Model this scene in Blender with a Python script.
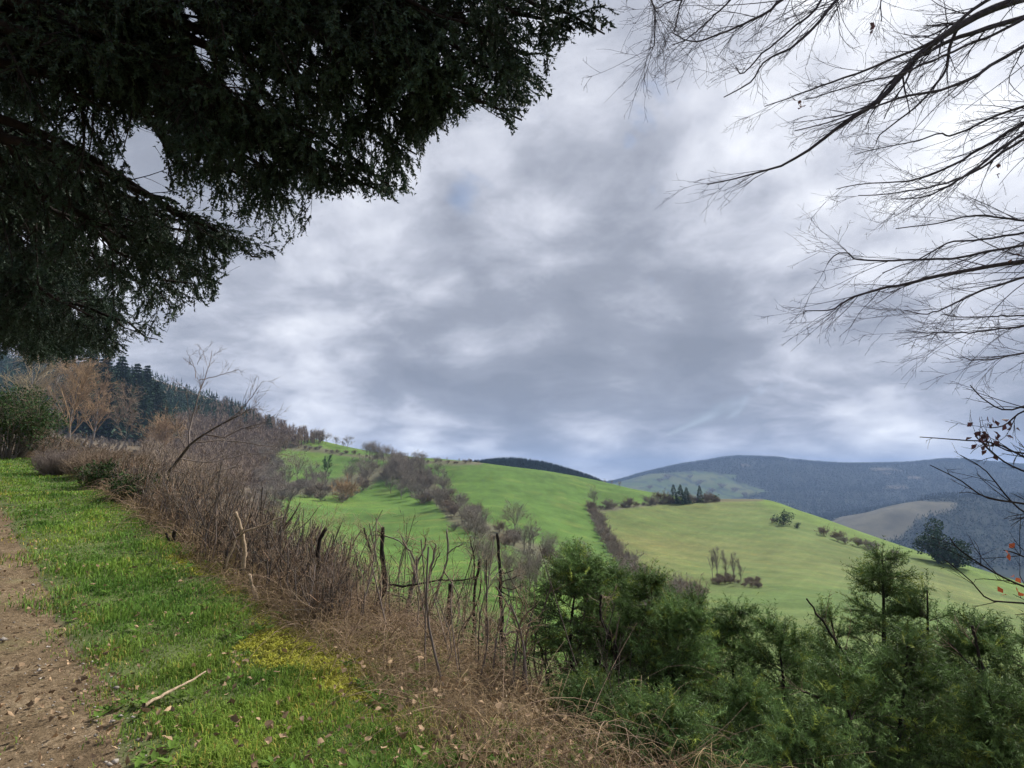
import bpy, math, random
import numpy as np

for o in list(bpy.data.objects): bpy.data.objects.remove(o)
scene = bpy.context.scene
COL = scene.collection
R = math.radians
rng = np.random.default_rng(7)

# ------------------------------------------------------------------ camera
F = 600.0; PITCH = R(9.1); EYE = 1.6
cam_d = bpy.data.cameras.new('camera'); cam = bpy.data.objects.new('camera', cam_d); COL.objects.link(cam)
cam_d.lens = 36.0*F/1024; cam_d.sensor_width = 36; cam_d.clip_start = 0.05; cam_d.clip_end = 30000
cam.location = (0, 0, EYE); cam.rotation_euler = (R(90)+PITCH, 0, 0)
scene.camera = cam
scene.render.resolution_x = 1024; scene.render.resolution_y = 768

# ------------------------------------------------------------------ light
SUN_EL, SUN_AZ = R(46), R(52)          # azimuth measured from +Y towards +X
sd = bpy.data.lights.new('sun', 'SUN'); sd.energy = 4.9; sd.angle = R(9); sd.color = (1.0, 0.95, 0.86)
sun = bpy.data.objects.new('sun', sd); COL.objects.link(sun)
sun.rotation_euler = (R(90)-SUN_EL, 0, math.pi-SUN_AZ)
scene.view_settings.view_transform = 'Standard'; scene.view_settings.look = 'None'
scene.view_settings.exposure = 0.45; scene.view_settings.gamma = 1.0
scene.view_settings.use_curve_mapping = False
scene.render.engine = 'CYCLES'
cy = scene.cycles
cy.max_bounces = 4; cy.diffuse_bounces = 2; cy.glossy_bounces = 2; cy.transmission_bounces = 3
cy.volume_bounces = 0; cy.transparent_max_bounces = 8; cy.use_denoising = True; cy.use_adaptive_sampling = True; cy.adaptive_threshold = .03; cy.adaptive_min_samples = 24
cy.sample_clamp_indirect = 4.0

CT, ST = math.cos(PITCH), math.sin(PITCH)
def pdir(px, py):
    px = np.asarray(px, float); py = np.asarray(py, float)
    v = (384-py)/F; u = (px-512)/F
    return np.stack([u+0*v, CT-v*ST+0*u, ST+v*CT+0*u], -1)
def at(px, py, Y):
    d = pdir(px, py)
    Y = np.asarray(Y, float)
    return np.array([0, 0, EYE]) + d*(Y/d[..., 1])[..., None]
def proj(P):
    P = np.asarray(P, float); q = P-np.array([0, 0, EYE])
    f = q[..., 1]*CT+q[..., 2]*ST; up = -q[..., 1]*ST+q[..., 2]*CT
    f = np.where(f < .01, .01, f)
    return 512+F*q[..., 0]/f, 384-F*up/f

# node helper ---------------------------------------------------------
class NT:
    def __init__(s, tree): s.t = tree; s.n = tree.nodes; s.l = tree.links
    def new(s, t, **k):
        n = s.n.new(t)
        for a, b in k.items(): setattr(n, a, b)
        return n
    def put(s, sock, v):
        if isinstance(v, bpy.types.NodeSocket): s.l.new(v, sock)
        elif v is not None: sock.default_value = v
    def math(s, op, a, b=None, c=None, clamp=False):
        n = s.new('ShaderNodeMath', operation=op, use_clamp=clamp)
        s.put(n.inputs[0], a); s.put(n.inputs[1], b); s.put(n.inputs[2], c)
        return n.outputs[0]
    def vmath(s, op, a, b=None, out=0):
        n = s.new('ShaderNodeVectorMath', operation=op)
        s.put(n.inputs[0], a); s.put(n.inputs[1], b)
        return n.outputs[out]
    def noise(s, vec, scale, detail=5, rough=.55, dist=0.0):
        n = s.new('ShaderNodeTexNoise'); s.put(n.inputs['Vector'], vec)
        n.inputs['Scale'].default_value = scale; n.inputs['Detail'].default_value = detail
        n.inputs['Roughness'].default_value = rough; n.inputs['Distortion'].default_value = dist
        return n.outputs['Fac']
    def mix(s, f, a, b, mode='MIX'):
        n = s.new('ShaderNodeMix', data_type='RGBA', blend_type=mode)
        s.put(n.inputs[0], f); s.put(n.inputs[6], a); s.put(n.inputs[7], b)
        return n.outputs[2]
    def ramp(s, f, stops):
        n = s.new('ShaderNodeValToRGB'); s.put(n.inputs[0], f)
        e = n.color_ramp.elements
        while len(e) < len(stops): e.new(.5)
        for i, (p, c) in enumerate(stops):
            e[i].position = p; e[i].color = c if len(c) == 4 else (*c, 1)
        return n.outputs[0]
    def smooth(s, v, a, b):
        n = s.new('ShaderNodeMapRange', interpolation_type='SMOOTHSTEP')
        s.put(n.inputs[0], v); n.inputs[1].default_value = a; n.inputs[2].default_value = b
        return n.outputs[0]

# ------------------------------------------------------------------ sky: broken cloud over a Nishita sky
w = bpy.data.worlds.new('World'); scene.world = w; w.use_nodes = True
w.node_tree.nodes.clear(); N = NT(w.node_tree)
tc = N.new('ShaderNodeTexCoord'); D = N.vmath('NORMALIZE', tc.outputs['Generated'])
sx = N.new('ShaderNodeSeparateXYZ'); N.l.new(D, sx.inputs[0])
zc = N.math('ADD', N.math('MAXIMUM', sx.outputs[2], 0.0), 0.30)
cxy = N.new('ShaderNodeCombineXYZ')
N.put(cxy.inputs[0], N.math('DIVIDE', sx.outputs[0], zc)); N.put(cxy.inputs[1], N.math('DIVIDE', sx.outputs[1], zc))
cxy.inputs[2].default_value = 3.7
uv = cxy.outputs[0]
warp = N.new('ShaderNodeTexNoise'); N.l.new(uv, warp.inputs['Vector']); warp.inputs['Scale'].default_value = 1.6; warp.inputs['Detail'].default_value = 3
wv = N.vmath('MULTIPLY', N.vmath('SUBTRACT', warp.outputs['Color'], (.5, .5, .5)), (.28, .28, .28))
uw = N.vmath('ADD', uv, wv)
n_big = N.noise(uv, .95, 3, .5, .3)
n_mid = N.noise(uw, 2.0, 8, .62, .0)
n_soft = N.noise(D, 3.0, 4, .5, .3)
n_fine = N.noise(uw, 6.5, 5, .62, .0)
def puffs(vec, scale):
    v = N.new('ShaderNodeTexVoronoi', feature='SMOOTH_F1'); N.put(v.inputs['Vector'], vec); v.inputs['Scale'].default_value = scale
    v.inputs['Smoothness'].default_value = .35; v.inputs['Detail'].default_value = 1.5; v.inputs['Roughness'].default_value = .55
    return v.outputs['Distance']
pf = puffs(uw, 3.0)
def lobe(px, py, wdeg, amp):
    d = pdir(px, py); d = d/np.linalg.norm(d)
    dot = N.vmath('DOT_PRODUCT', D, tuple(d), out=1)
    k = 1.0/(1-math.cos(R(wdeg)))
    e = N.math('EXPONENT', N.math('MULTIPLY', N.math('SUBTRACT', dot, 1.0), k))
    return N.math('MULTIPLY', e, amp)
val = N.math('MULTIPLY', N.math('SUBTRACT', n_mid, .5), .95)
val = N.math('ADD', val, N.math('MULTIPLY', N.math('SUBTRACT', n_big, .5), .45))
val = N.math('ADD', val, N.math('MULTIPLY', N.math('SUBTRACT', n_soft, .5), .45))
val = N.math('ADD', val, N.math('MULTIPLY', N.math('SUBTRACT', n_fine, .5), .50))
val = N.math('ADD', val, N.math('MULTIPLY', N.math('SUBTRACT', .42, pf), .42))
base = .60
for L in [(930, 120, 17, .36), (640, 100, 14, .10), (690, 350, 13, -.24), (560, 330, 6, -.12), (540, 180, 9, .06), (560, 260, 9, -.08), (500, 400, 5, -.12), (640, 385, 6, -.08), (860, 390, 6, -.14), (1000, 380, 6, -.10), (380, 250, 8, .07),
          (470, 350, 3.5, .16), (250, 300, 12, .08), (420, 448, 3.2, .50), (480, 452, 2.5, .3), (340, 442, 2.5, .22), (600, 455, 4, .42), (300, 425, 3, .2), (900, 432, 4, .25), (500, 445, 2.5, .2), (700, 450, 2.5, .25), (850, 440, 2.5, .2), (950, 412, 4, .20), (760, 425, 4, .14), (1010, 210, 6, .10), (660, 430, 3, .1)]:
    val = N.math('ADD', val, lobe(*L))
val = N.math('ADD', val, base)
cloud = N.ramp(val, [(0.0, (.180, .197, .238)), (.28, (.232, .250, .298)), (.44, (.318, .336, .392)), (.58, (.435, .453, .512)), (.74, (.565, .582, .635)), (.90, (.72, .735, .775)), (1.0, (.85, .86, .88))])
sky = N.new('ShaderNodeTexSky', sky_type='NISHITA'); sky.sun_disc = False
sky.sun_elevation = SUN_EL; sky.sun_rotation = SUN_AZ; sky.altitude = 600
skyc = N.mix(1.0, sky.outputs[0], (.085, .085, .085, 1), 'MULTIPLY')
gap = N.noise(N.vmath('ADD', D, (4.2, 1.7, .3)), 4.5, 4, .6, .5)
gap = N.math('ADD', gap, N.math('ADD', lobe(468, 185, 3.2, .16), N.math('ADD', lobe(655, 90, 3, .06), N.math('ADD', lobe(530, 195, 2.5, .10), lobe(900, 20, 7, .09)))))
gapm = N.math('MULTIPLY', N.smooth(gap, .62, .74), .70)
final = N.mix(gapm, cloud, skyc)
bg = N.new('ShaderNodeBackground'); N.l.new(final, bg.inputs[0]); bg.inputs[1].default_value = 1.14
wo = N.new('ShaderNodeOutputWorld'); N.l.new(bg.outputs[0], wo.inputs[0])

# ------------------------------------------------------------------ materials
def mat(name, colour, var=.3, scale=8, rough=.85, attr=True, trans=0.0, bump=0.0, spec=.25, tint=None, bscale=None, coord='Object'):
    m = bpy.data.materials.new(name); m.use_nodes = True; t = NT(m.node_tree); t.n.clear()
    tcn = t.new('ShaderNodeTexCoord'); co = tcn.outputs[coord]
    nz = t.noise(co, scale, 5, .6)
    c0 = tuple(max(0, x*(1-var)) for x in colour)+(1,)
    c1 = tuple((x*(1+var)) for x in (tint or colour))+(1,)
    c = t.mix(t.smooth(nz, .3, .7), c0, c1)
    if attr:
        a = t.new('ShaderNodeAttribute', attribute_name='Col')
        c = t.mix(1.0, c, a.outputs['Color'], 'MULTIPLY')
    p = t.new('ShaderNodeBsdfPrincipled'); t.l.new(c, p.inputs['Base Color'])
    p.inputs['Roughness'].default_value = rough; p.inputs['Specular IOR Level'].default_value = spec
    if bump:
        b = t.new('ShaderNodeBump'); b.inputs['Strength'].default_value = bump
        t.l.new(t.noise(co, bscale or scale*4, 5, .7), b.inputs['Height']); b.inputs['Distance'].default_value = .03
        t.l.new(b.outputs[0], p.inputs['Normal'])
    out = t.new('ShaderNodeOutputMaterial')
    if trans:
        tr = t.new('ShaderNodeBsdfTranslucent'); t.l.new(c, tr.inputs[0])
        mx = t.new('ShaderNodeMixShader'); mx.inputs[0].default_value = trans
        t.l.new(p.outputs[0], mx.inputs[1]); t.l.new(tr.outputs[0], mx.inputs[2]); t.l.new(mx.outputs[0], out.inputs[0])
    else: t.l.new(p.outputs[0], out.inputs[0])
    return m
M = {}
M['bark'] = mat('bark', (.085, .070, .058), .4, 14, .9, bump=.6)
M['bark_grey'] = mat('bark_grey', (.17, .15, .135), .35, 20, .9, bump=.5)
M['bark_dark'] = mat('bark_dark', (.030, .025, .024), .35, 14, .95, bump=.4, spec=.1)
M['bark_pale'] = mat('bark_pale', (.38, .29, .20), .35, 18, .85, bump=.5)
M['twig_brown'] = mat('twig_brown', (.245, .185, .135), .3, 3, .85)
M['twig_grey'] = mat('twig_grey', (.20, .165, .15), .3, .6, .9)
M['twig_far'] = mat('twig_far', (.225, .195, .165), .25, .25, .95)
M['twig_orange'] = mat('twig_orange', (.34, .23, .13), .25, .5, .9)
M['straw'] = mat('straw', (.44, .35, .22), .3, 5, .8, trans=.2)
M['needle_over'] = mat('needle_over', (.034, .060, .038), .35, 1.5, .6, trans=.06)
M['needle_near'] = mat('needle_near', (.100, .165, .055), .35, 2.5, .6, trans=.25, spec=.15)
M['needle_far'] = mat('needle_far', (.030, .062, .036), .35, .15, .8, trans=.05)
M['leaf_ever'] = mat('leaf_ever', (.045, .085, .030), .35, 2.5, .75, trans=.15, spec=.08)
M['leaf_red'] = mat('leaf_red', (.52, .13, .055), .3, 9, .6, trans=.3)
M['leaf_purple'] = mat('leaf_purple', (.11, .055, .065), .3, 9, .6, trans=.1)
M['grass'] = mat('grass', (.122, .250, .045), .25, .9, .7, trans=.40, spec=.10, tint=(.165, .270, .052))
M['moss'] = mat('moss', (.34, .34, .045), .3, 8, .8, trans=.2)
M['litter'] = mat('litter', (.31, .225, .15), .35, 6, .8, trans=.12)
M['bark_flare_tint'] = mat('bark_flare_tint', (.070, .064, .075), .35, 14, .95, bump=.3, spec=.1)  # dark bark lightened towards violet: the flare over the branches is in the colour
M['needle_distant'] = mat('needle_distant', (.016, .036, .030), .35, .01, .9, spec=.05)
M['stone'] = mat('stone', (.30, .27, .24), .3, 12, .85, bump=.4)

# ------------------------------------------------------------------ mesh helpers
def link(name, me, parent=None):
    o = bpy.data.objects.new(name, me); COL.objects.link(o)
    if parent is not None: o.parent = parent
    return o
def build(name, V, Fc, material, parent=None, col=None, smooth=False, origin=None):
    """V (n,3), Fc = array (m,k) or list of such arrays, col (n,) or (n,3)"""
    V = np.asarray(V, np.float32)
    if origin is not None: V = V-np.asarray(origin, np.float32)
    if not isinstance(Fc, list): Fc = [Fc]
    Fc = [np.asarray(f, np.int32) for f in Fc if len(f)]
    me = bpy.data.meshes.new(name)
    me.vertices.add(len(V)); me.vertices.foreach_set('co', V.ravel())
    loops = np.concatenate([f.ravel() for f in Fc]); sizes = np.concatenate([np.full(len(f), f.shape[1], np.int32) for f in Fc])
    starts = np.concatenate([[0], np.cumsum(sizes)[:-1]]).astype(np.int32)
    me.loops.add(len(loops)); me.loops.foreach_set('vertex_index', loops)
    me.polygons.add(len(sizes)); me.polygons.foreach_set('loop_start', starts)
    me.update(calc_edges=True)
    if smooth: me.polygons.foreach_set('use_smooth', np.ones(len(sizes), bool))
    c = np.ones((len(V), 4), np.float32)
    if col is not None:
        col = np.asarray(col, np.float32); c[:, :3] = col[:, None] if col.ndim == 1 else col
    a = me.color_attributes.new('Col', 'FLOAT_COLOR', 'POINT'); a.data.foreach_set('color', c.ravel())
    me.materials.append(material); me.validate(); 
    o = link(name, me, parent)
    if origin is not None and parent is None: o.location = origin
    return o
def tag(o, label=None, cat=None, group=None, kind=None):
    if label: o['label'] = label
    if cat: o['category'] = cat
    if group: o['group'] = group
    if kind: o['kind'] = kind
    return o
def thing(name, loc, label, cat, group=None):
    o = bpy.data.objects.new(name, None); COL.objects.link(o); o.location = tuple(float(v) for v in loc); o.empty_display_size = .2
    return tag(o, label, cat, group)
class Acc:
    """collects geometry in world coordinates"""
    def __init__(s): s.V = []; s.T = []; s.Q = []; s.C = []; s.n = 0
    def add(s, V, T=None, Q=None, C=None):
        V = np.asarray(V, np.float32).reshape(-1, 3); s.V.append(V)
        if T is not None: s.T.append(np.asarray(T).reshape(-1, 3)+s.n)
        if Q is not None: s.Q.append(np.asarray(Q).reshape(-1, 4)+s.n)
        if C is None: C = np.ones((len(V), 3))
        C = np.asarray(C, np.float32)
        if C.ndim == 1: C = np.repeat(C[:, None], 3, 1)
        s.C.append(C); s.n += len(V)
    def build(s, name, material, parent=None, origin=None, smooth=False):
        if s.n == 0: return None
        fs = []
        if s.T: fs.append(np.concatenate(s.T))
        if s.Q: fs.append(np.concatenate(s.Q))
        if parent is not None and origin is None: origin = np.array(root_loc(parent))
        return build(name, np.concatenate(s.V), fs, material, parent, np.concatenate(s.C), smooth, origin)
def root_loc(o):
    x = np.array(o.location, float)
    while o.parent is not None:
        o = o.parent; x = x+np.array(o.location)
    return x
def norm(v): return v/np.maximum(np.linalg.norm(v, axis=-1, keepdims=True), 1e-9)
def tubes(P, Rad, sides=3):
    """P (N,M,3), Rad (N,M) -> V, Q"""
    N_, M_, _ = P.shape
    T = np.gradient(P, axis=1); T = norm(T)
    ref = np.where(np.abs(T[:, :1, 2:3]) > .9, np.array([1., 0, 0]), np.array([0, 0, 1.]))
    A = norm(np.cross(T, ref)); B = np.cross(T, A)
    ang = np.arange(sides)*2*np.pi/sides
    V = P[:, :, None]+Rad[:, :, None, None]*(np.cos(ang)[:, None]*A[:, :, None]+np.sin(ang)[:, None]*B[:, :, None])
    idx = np.arange(N_*M_*sides).reshape(N_, M_, sides)
    a = idx[:, :-1]; b = idx[:, 1:]
    Q = np.stack([a, np.roll(a, -1, 2), np.roll(b, -1, 2), b], -1).reshape(-1, 4)
    return V.reshape(-1, 3), Q
def resample(P, M_):
    """P (K,3)/(K,4) control points -> smooth polyline of M_ points (Catmull-Rom)"""
    P = np.asarray(P, float); K = len(P)
    if K == 2: return P[0]+(P[1]-P[0])*np.linspace(0, 1, M_)[:, None]
    t = np.linspace(0, K-1, M_); i = np.clip(t.astype(int), 0, K-2); f = (t-i)[:, None]
    g = lambda k: P[np.clip(k, 0, K-1)]
    p0, p1, p2, p3 = g(i-1), g(i), g(i+1), g(i+2)
    return .5*((2*p1)+(-p0+p2)*f+(2*p0-5*p1+4*p2-p3)*f**2+(-p0+3*p1-3*p2+p3)*f**3)
def sprout(P, Rad, n, rg, tr=(.15, 1), ang=(25, 60), ln=(.3, .6), M_=6, rr=.6, curl=.15, up=0.0, minr=.0015, taper=.35, plane=None, absolute=False):
    """children of every polyline: n each. lengths = ln * parent length (or metres)."""
    N_, K, _ = P.shape
    L = np.linalg.norm(np.diff(P, axis=1), axis=2).sum(1)
    t = rg.uniform(*tr, (N_, n)); x = t*(K-1); i = np.clip(x.astype(int), 0, K-2); f = (x-i)[..., None]
    I = np.arange(N_)[:, None]
    O = P[I, i]*(1-f)+P[I, i+1]*f; T = norm(P[I, i+1]-P[I, i]); r = Rad[I, i]*(1-f[..., 0])+Rad[I, i+1]*f[..., 0]
    rnd = rg.normal(size=O.shape)
    if plane is not None: rnd = rnd*np.array([1, 1, plane])
    side = norm(rnd-(rnd*T).sum(-1, keepdims=True)*T)
    a = np.radians(rg.uniform(*ang, (N_, n)))[..., None]
    d = norm(T*np.cos(a)+side*np.sin(a)+np.array([0, 0, up]))
    base = 1.0 if absolute else L[:, None]
    ll = rg.uniform(*ln, (N_, n))*base*(1.15-.65*t)
    d = d.reshape(-1, 3); O = O.reshape(-1, 3); ll = ll.ravel(); r0 = np.maximum(r.ravel()*rr, minr)
    s = np.linspace(0, 1, M_)
    C1 = rg.normal(size=d.shape)*curl; C2 = rg.normal(size=d.shape)*curl*.7
    Q = O[:, None]+ll[:, None, None]*(d[:, None]*s[:, None]+C1[:, None]*(s**2)[:, None]+C2[:, None]*(np.sin(s*7)*s*.25)[:, None]+np.array([0, 0, up])*.35*(s**2)[:, None])
    Rr = r0[:, None]*(1-(1-taper)*s)
    return Q, np.maximum(Rr, minr*.6)
def jitter(P, rg, amp):
    k = P.shape[0]; return P+rg.normal(size=P.shape)*amp*np.linspace(0, 1, k)[:, None]

# value noise
_perm = np.random.default_rng(3).random((256, 256))
def vnoise(x, y):
    xi = np.floor(x).astype(int); yi = np.floor(y).astype(int); fx = x-xi; fy = y-yi
    fx = fx*fx*(3-2*fx); fy = fy*fy*(3-2*fy)
    g = lambda a, b: _perm[a & 255, b & 255]
    return (g(xi, yi)*(1-fx)+g(xi+1, yi)*fx)*(1-fy)+(g(xi, yi+1)*(1-fx)+g(xi+1, yi+1)*fx)*fy
def fbm(x, y, o=4):
    s = 0; a = .5; 
    for k in range(o): s = s+a*(vnoise(x*2**k+17*k, y*2**k+31*k)-.5); a *= .5
    return s

# ------------------------------------------------------------------ terrain
SD = np.array([-.56, .83]); SD = SD/np.linalg.norm(SD); ND = np.array([SD[1], -SD[0]])
def sn(x, y): return x*SD[0]+y*SD[1], x*ND[0]+y*ND[1]
def smoothstep(a, b, v):
    t = np.clip((v-a)/(b-a), 0, 1); return t*t*(3-2*t)
def zpath(s):
    return .082*np.maximum(0, s-5)*smoothstep(0, 14, s)-.075*np.maximum(0, s-40)
def sm_interp(s, xs, ys):
    return (np.interp(s-1.2, xs, ys)+np.interp(s-.4, xs, ys)+np.interp(s+.4, xs, ys)+np.interp(s+1.2, xs, ys))/4
def edge_v(s): return sm_interp(s, [-8, 0, 3.3, 5.9, 8, 10.3, 16.3, 24.5, 34.4, 45, 60], [1.3, 1.45, 1.66, 1.85, 1.68, 1.32, .58, -.33, -2.2, -5.5, -12])+.16*fbm(s*.6, s*0+2.2)  # verge / bank edge
def edge_t(s): return .12+sm_interp(s, [-8, 0, 4.75, 6.7, 9.7, 12.9, 16, 24, 34, 45, 60], [.3, .25, .14, -.08, -.62, -1.17, -1.66, -3.1, -5.6, -9.5, -17])  # track / verge edge
PX = [-300, 0, 100, 200, 300, 400, 470, 500, 540, 570, 600, 640, 700, 760, 800, 850, 900, 950, 1024, 1300]
RR = [700, 720, 700, 650, 560, 490, 440, 430, 430, 435, 440, 430, 405, 380, 345, 315, 285, 262, 230, 180]
FR = [.035, .07, .13, .22, .36, .55, .77, 1.0]
TA = {-300: [560, 500, 470, 445, 415, 390, 368, 352], 0: [540, 490, 470, 457, 440, 416, 386, 358], 100: [560, 505, 482, 467, 453, 430, 398, 369],
      200: [600, 545, 522, 507, 487, 460, 427, 397], 300: [660, 600, 566, 545, 522, 496, 464, 436], 400: [710, 650, 605, 575, 545, 512, 480, 455.5],
      470: [733, 665, 615, 580, 549, 516, 485, 461.5], 500: [740, 670, 620, 584, 552, 520, 488, 465], 540: [742, 675, 630, 592, 560, 528, 495, 470], 570: [743, 682, 638, 599, 566, 535, 500, 475],
      600: [745, 690, 645, 605, 571, 540, 506, 481], 640: [748, 694, 650, 612, 578, 545, 512, 490],
      700: [755, 700, 656, 620, 587, 553, 520, 498], 760: [757, 703, 660, 623, 590, 556, 521, 499], 800: [760, 706, 663, 628, 597, 564, 531, 511],
      850: [765, 710, 668, 635, 606, 576, 548, 529], 900: [770, 717, 675, 645, 617, 590, 565, 547], 950: [773, 724, 684, 655, 630, 605, 581, 562],
      1024: [780, 735, 697, 672, 650, 627, 606, 588], 1300: [830, 790, 760, 740, 725, 710, 700, 692]}
# rows beyond the first ridge: depth, then py per column
def col_interp(d, px): k = sorted(d); return np.interp(px, k, [d[a] for a in k])
BACK = [(1000, {-300: 480, 300: 482, 400: 474, 474: 466.5, 509: 463.5, 537: 466.5, 568: 474, 597: 484, 640: 506, 700: 530, 800: 560, 1024: 600, 1300: 640}),
        (1350, {-300: 500, 600: 505, 700: 540, 800: 555, 1024: 560, 1300: 570}),
        (1800, {-300: 505, 600: 520, 700: 548, 780: 540, 820: 527, 860: 515, 900: 506, 950: 501, 1024: 499, 1300: 505}),
        (2300, {-300: 500, 600: 500, 700: 510, 800: 515, 1024: 512, 1300: 515}),
        (2900, {-300: 495, 600: 488, 640: 486, 700: 489, 760: 490, 800: 489, 900: 486, 1024: 484, 1300: 488}),
        (3700, {-300: 492, 560: 488, 600: 484.5, 620: 481, 640: 475.5, 680: 467, 700: 464, 740: 458.5, 775: 459, 800: 461.5, 850: 464.5, 900: 464.5, 950: 461, 1000: 464, 1024: 466, 1300: 470}),
        (6000, {-300: 488, 1300: 488}), (9500, {-300: 482, 1300: 482})]
COLT = [(p-512)/F*CT for p in PX]
def ev(py):
    v = (384-np.asarray(py, float))/F; return (ST+v*CT)/(CT-v*ST)
NK = len(FR)+1+len(BACK)
colY = np.zeros((len(PX), NK)); colE = np.zeros((len(PX), NK))
for c, p in enumerate(PX):
    r_ = RR[c]; ys = [f*r_ for f in FR]+[r_*1.45]; pys = TA[p]+[TA[p][-1]+(16 if p < 600 else 40)]
    for yb, d in BACK: ys.append(yb); pys.append(col_interp(d, p))
    colY[c] = ys; colE[c] = ev(pys)
# denser lookup: knots interpolated over px (extra detail rows come from BACK dicts)
GP = np.linspace(-300, 1300, 641); GT = (GP-512)/F*CT
def pch(x, y, xi):
    """monotone cubic"""
    h = np.diff(x); d = np.diff(y)/h; m = np.zeros(len(x)); 
    for k in range(1, len(x)-1):
        m[k] = 0 if d[k-1]*d[k] <= 0 else 2*d[k-1]*d[k]/(d[k-1]+d[k])
    m[0] = d[0]; m[-1] = d[-1]
    i = np.clip(np.searchsorted(x, xi)-1, 0, len(x)-2); t = (xi-x[i])/h[i]
    return y[i]*(2*t**3-3*t**2+1)+h[i]*m[i]*(t**3-2*t**2+t)+y[i+1]*(-2*t**3+3*t**2)+h[i]*m[i+1]*(t**3-t**2)
LG = np.linspace(math.log(5), math.log(9600), 420)
KY = np.stack([pch(np.array(PX, float), colY[:, k], GP) for k in range(NK)], 1)
KE = np.zeros_like(KY)
for k in range(NK):
    if k < len(FR)+1: KE[:, k] = pch(np.array(PX, float), colE[:, k], GP)
    else:
        d = BACK[k-len(FR)-1][1]; ks = sorted(d)
        KE[:, k] = ev(pch(np.array(ks, float), np.array([d[a] for a in ks], float), GP)) if len(ks) > 2 else ev(np.full(len(GP), d[ks[0]]))
ET = np.zeros((len(GP), len(LG)))
for g in range(len(GP)):
    ly = np.log(KY[g]); ET[g] = pch(ly, KE[g], np.clip(LG, ly[0], ly[-1]))
KER = np.array([1, 2, 3, 2, 1])/9
ET = np.apply_along_axis(lambda v: np.convolve(np.pad(v, 2, 'edge'), KER, 'valid'), 0, ET)
def Hfar(x, y):
    az = np.arctan2(x, y); azc = np.clip(az, math.atan(GT[0]), math.atan(GT[-1]))
    r = np.hypot(x, y); Y = np.maximum(r*np.cos(azc), 5.001); t = np.tan(azc)
    gi = np.clip((t-GT[0])/(GT[1]-GT[0]), 0, len(GP)-1.001); li = np.clip((np.log(Y)-LG[0])/(LG[1]-LG[0]), 0, len(LG)-1.001)
    a = gi.astype(int); b = li.astype(int); fa = gi-a; fb = li-b
    e = (ET[a, b]*(1-fa)+ET[a+1, b]*fa)*(1-fb)+(ET[a, b+1]*(1-fa)+ET[a+1, b+1]*fa)*fb
    z = EYE+e*Y
    z = z+np.clip((r-20)/150, 0, 1)*1.2*fbm(x/45, y/45, 4)+smoothstep(1300, 2600, r)*smoothstep(6000, 4000, r)*75*fbm(x/520, y/520, 4)*(1-.75*smoothstep(3200, 3650, r))
    return z
def Hnear(x, y):
    s, n = sn(x, y); m = n-edge_v(s); q = n-(edge_t(s)-3.0)
    z = zpath(s)
    z = z-.5*np.maximum(0, m-.5)*smoothstep(.3, 2.5, m)+.06*np.exp(-((m+.3)/.35)**2)
    z = z+.45*np.maximum(0, -q)                       # the wooded slope above the track
    inv = smoothstep(.2, -.3, n-edge_t(s))*smoothstep(-.3, .2, q)
    z = z-.07*inv+.03*inv*np.cos((n-edge_t(s)+.2)*4.2)
    z = z+.10*fbm(x*.8, y*.8, 4)*(.35+smoothstep(0, 2, m))+.018*fbm(x*5, y*5, 3)
    return z
def H(x, y):
    x = np.asarray(x, float); y = np.asarray(y, float)
    s, n = sn(x, y); m = n-edge_v(s); r = np.hypot(x, y)
    w_ = (1-smoothstep(4.5, 13, m))*(1-smoothstep(48, 85, r))
    return Hnear(x, y)*w_+Hfar(x, y)*(1-w_)
def hit(px, py, r0=2.0, r1=9000.0, n=900):
    """where the pixel's ray meets the terrain (first crossing beyond depth r0)"""
    d = pdir(px, py); d = d/d[..., 1:2]; sh = d.shape[:-1]; d = d.reshape(-1, 3)
    Ys = np.geomspace(r0, r1, n)
    P = d[:, None]*Ys[:, None]; g = EYE+P[..., 2]-H(P[..., 0], P[..., 1])
    neg = g < 0; k = np.where(neg.any(1), neg.argmax(1), n-1); k = np.maximum(k, 1); I = np.arange(len(d))
    f = g[I, k-1]/np.maximum(g[I, k-1]-g[I, k], 1e-9); f = np.clip(f, 0, 1)
    Y = Ys[k-1]+(Ys[k]-Ys[k-1])*f
    X = d[:, 0]*Y; out = np.stack([X, Y, H(X, Y)], -1)
    return out.reshape(*sh, 3)
def inpoly(px, py, poly):
    px = np.asarray(px, float); py = np.asarray(py, float); c = np.zeros(px.shape, bool); n = len(poly)
    for i in range(n):
        x1, y1 = poly[i]; x2, y2 = poly[i-1]
        if y1 == y2: continue
        c ^= ((y1 > py) != (y2 > py)) & (px < (x2-x1)*(py-y1)/(y2-y1)+x1)
    return c
def linedist(px, py, line):
    d = np.full(np.shape(px), 1e9)
    for (x1, y1), (x2, y2) in zip(line[:-1], line[1:]):
        vx, vy = x2-x1, y2-y1; t = np.clip(((px-x1)*vx+(py-y1)*vy)/(vx*vx+vy*vy), 0, 1)
        d = np.minimum(d, np.hypot(px-x1-t*vx, py-y1-t*vy))
    return d

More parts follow.
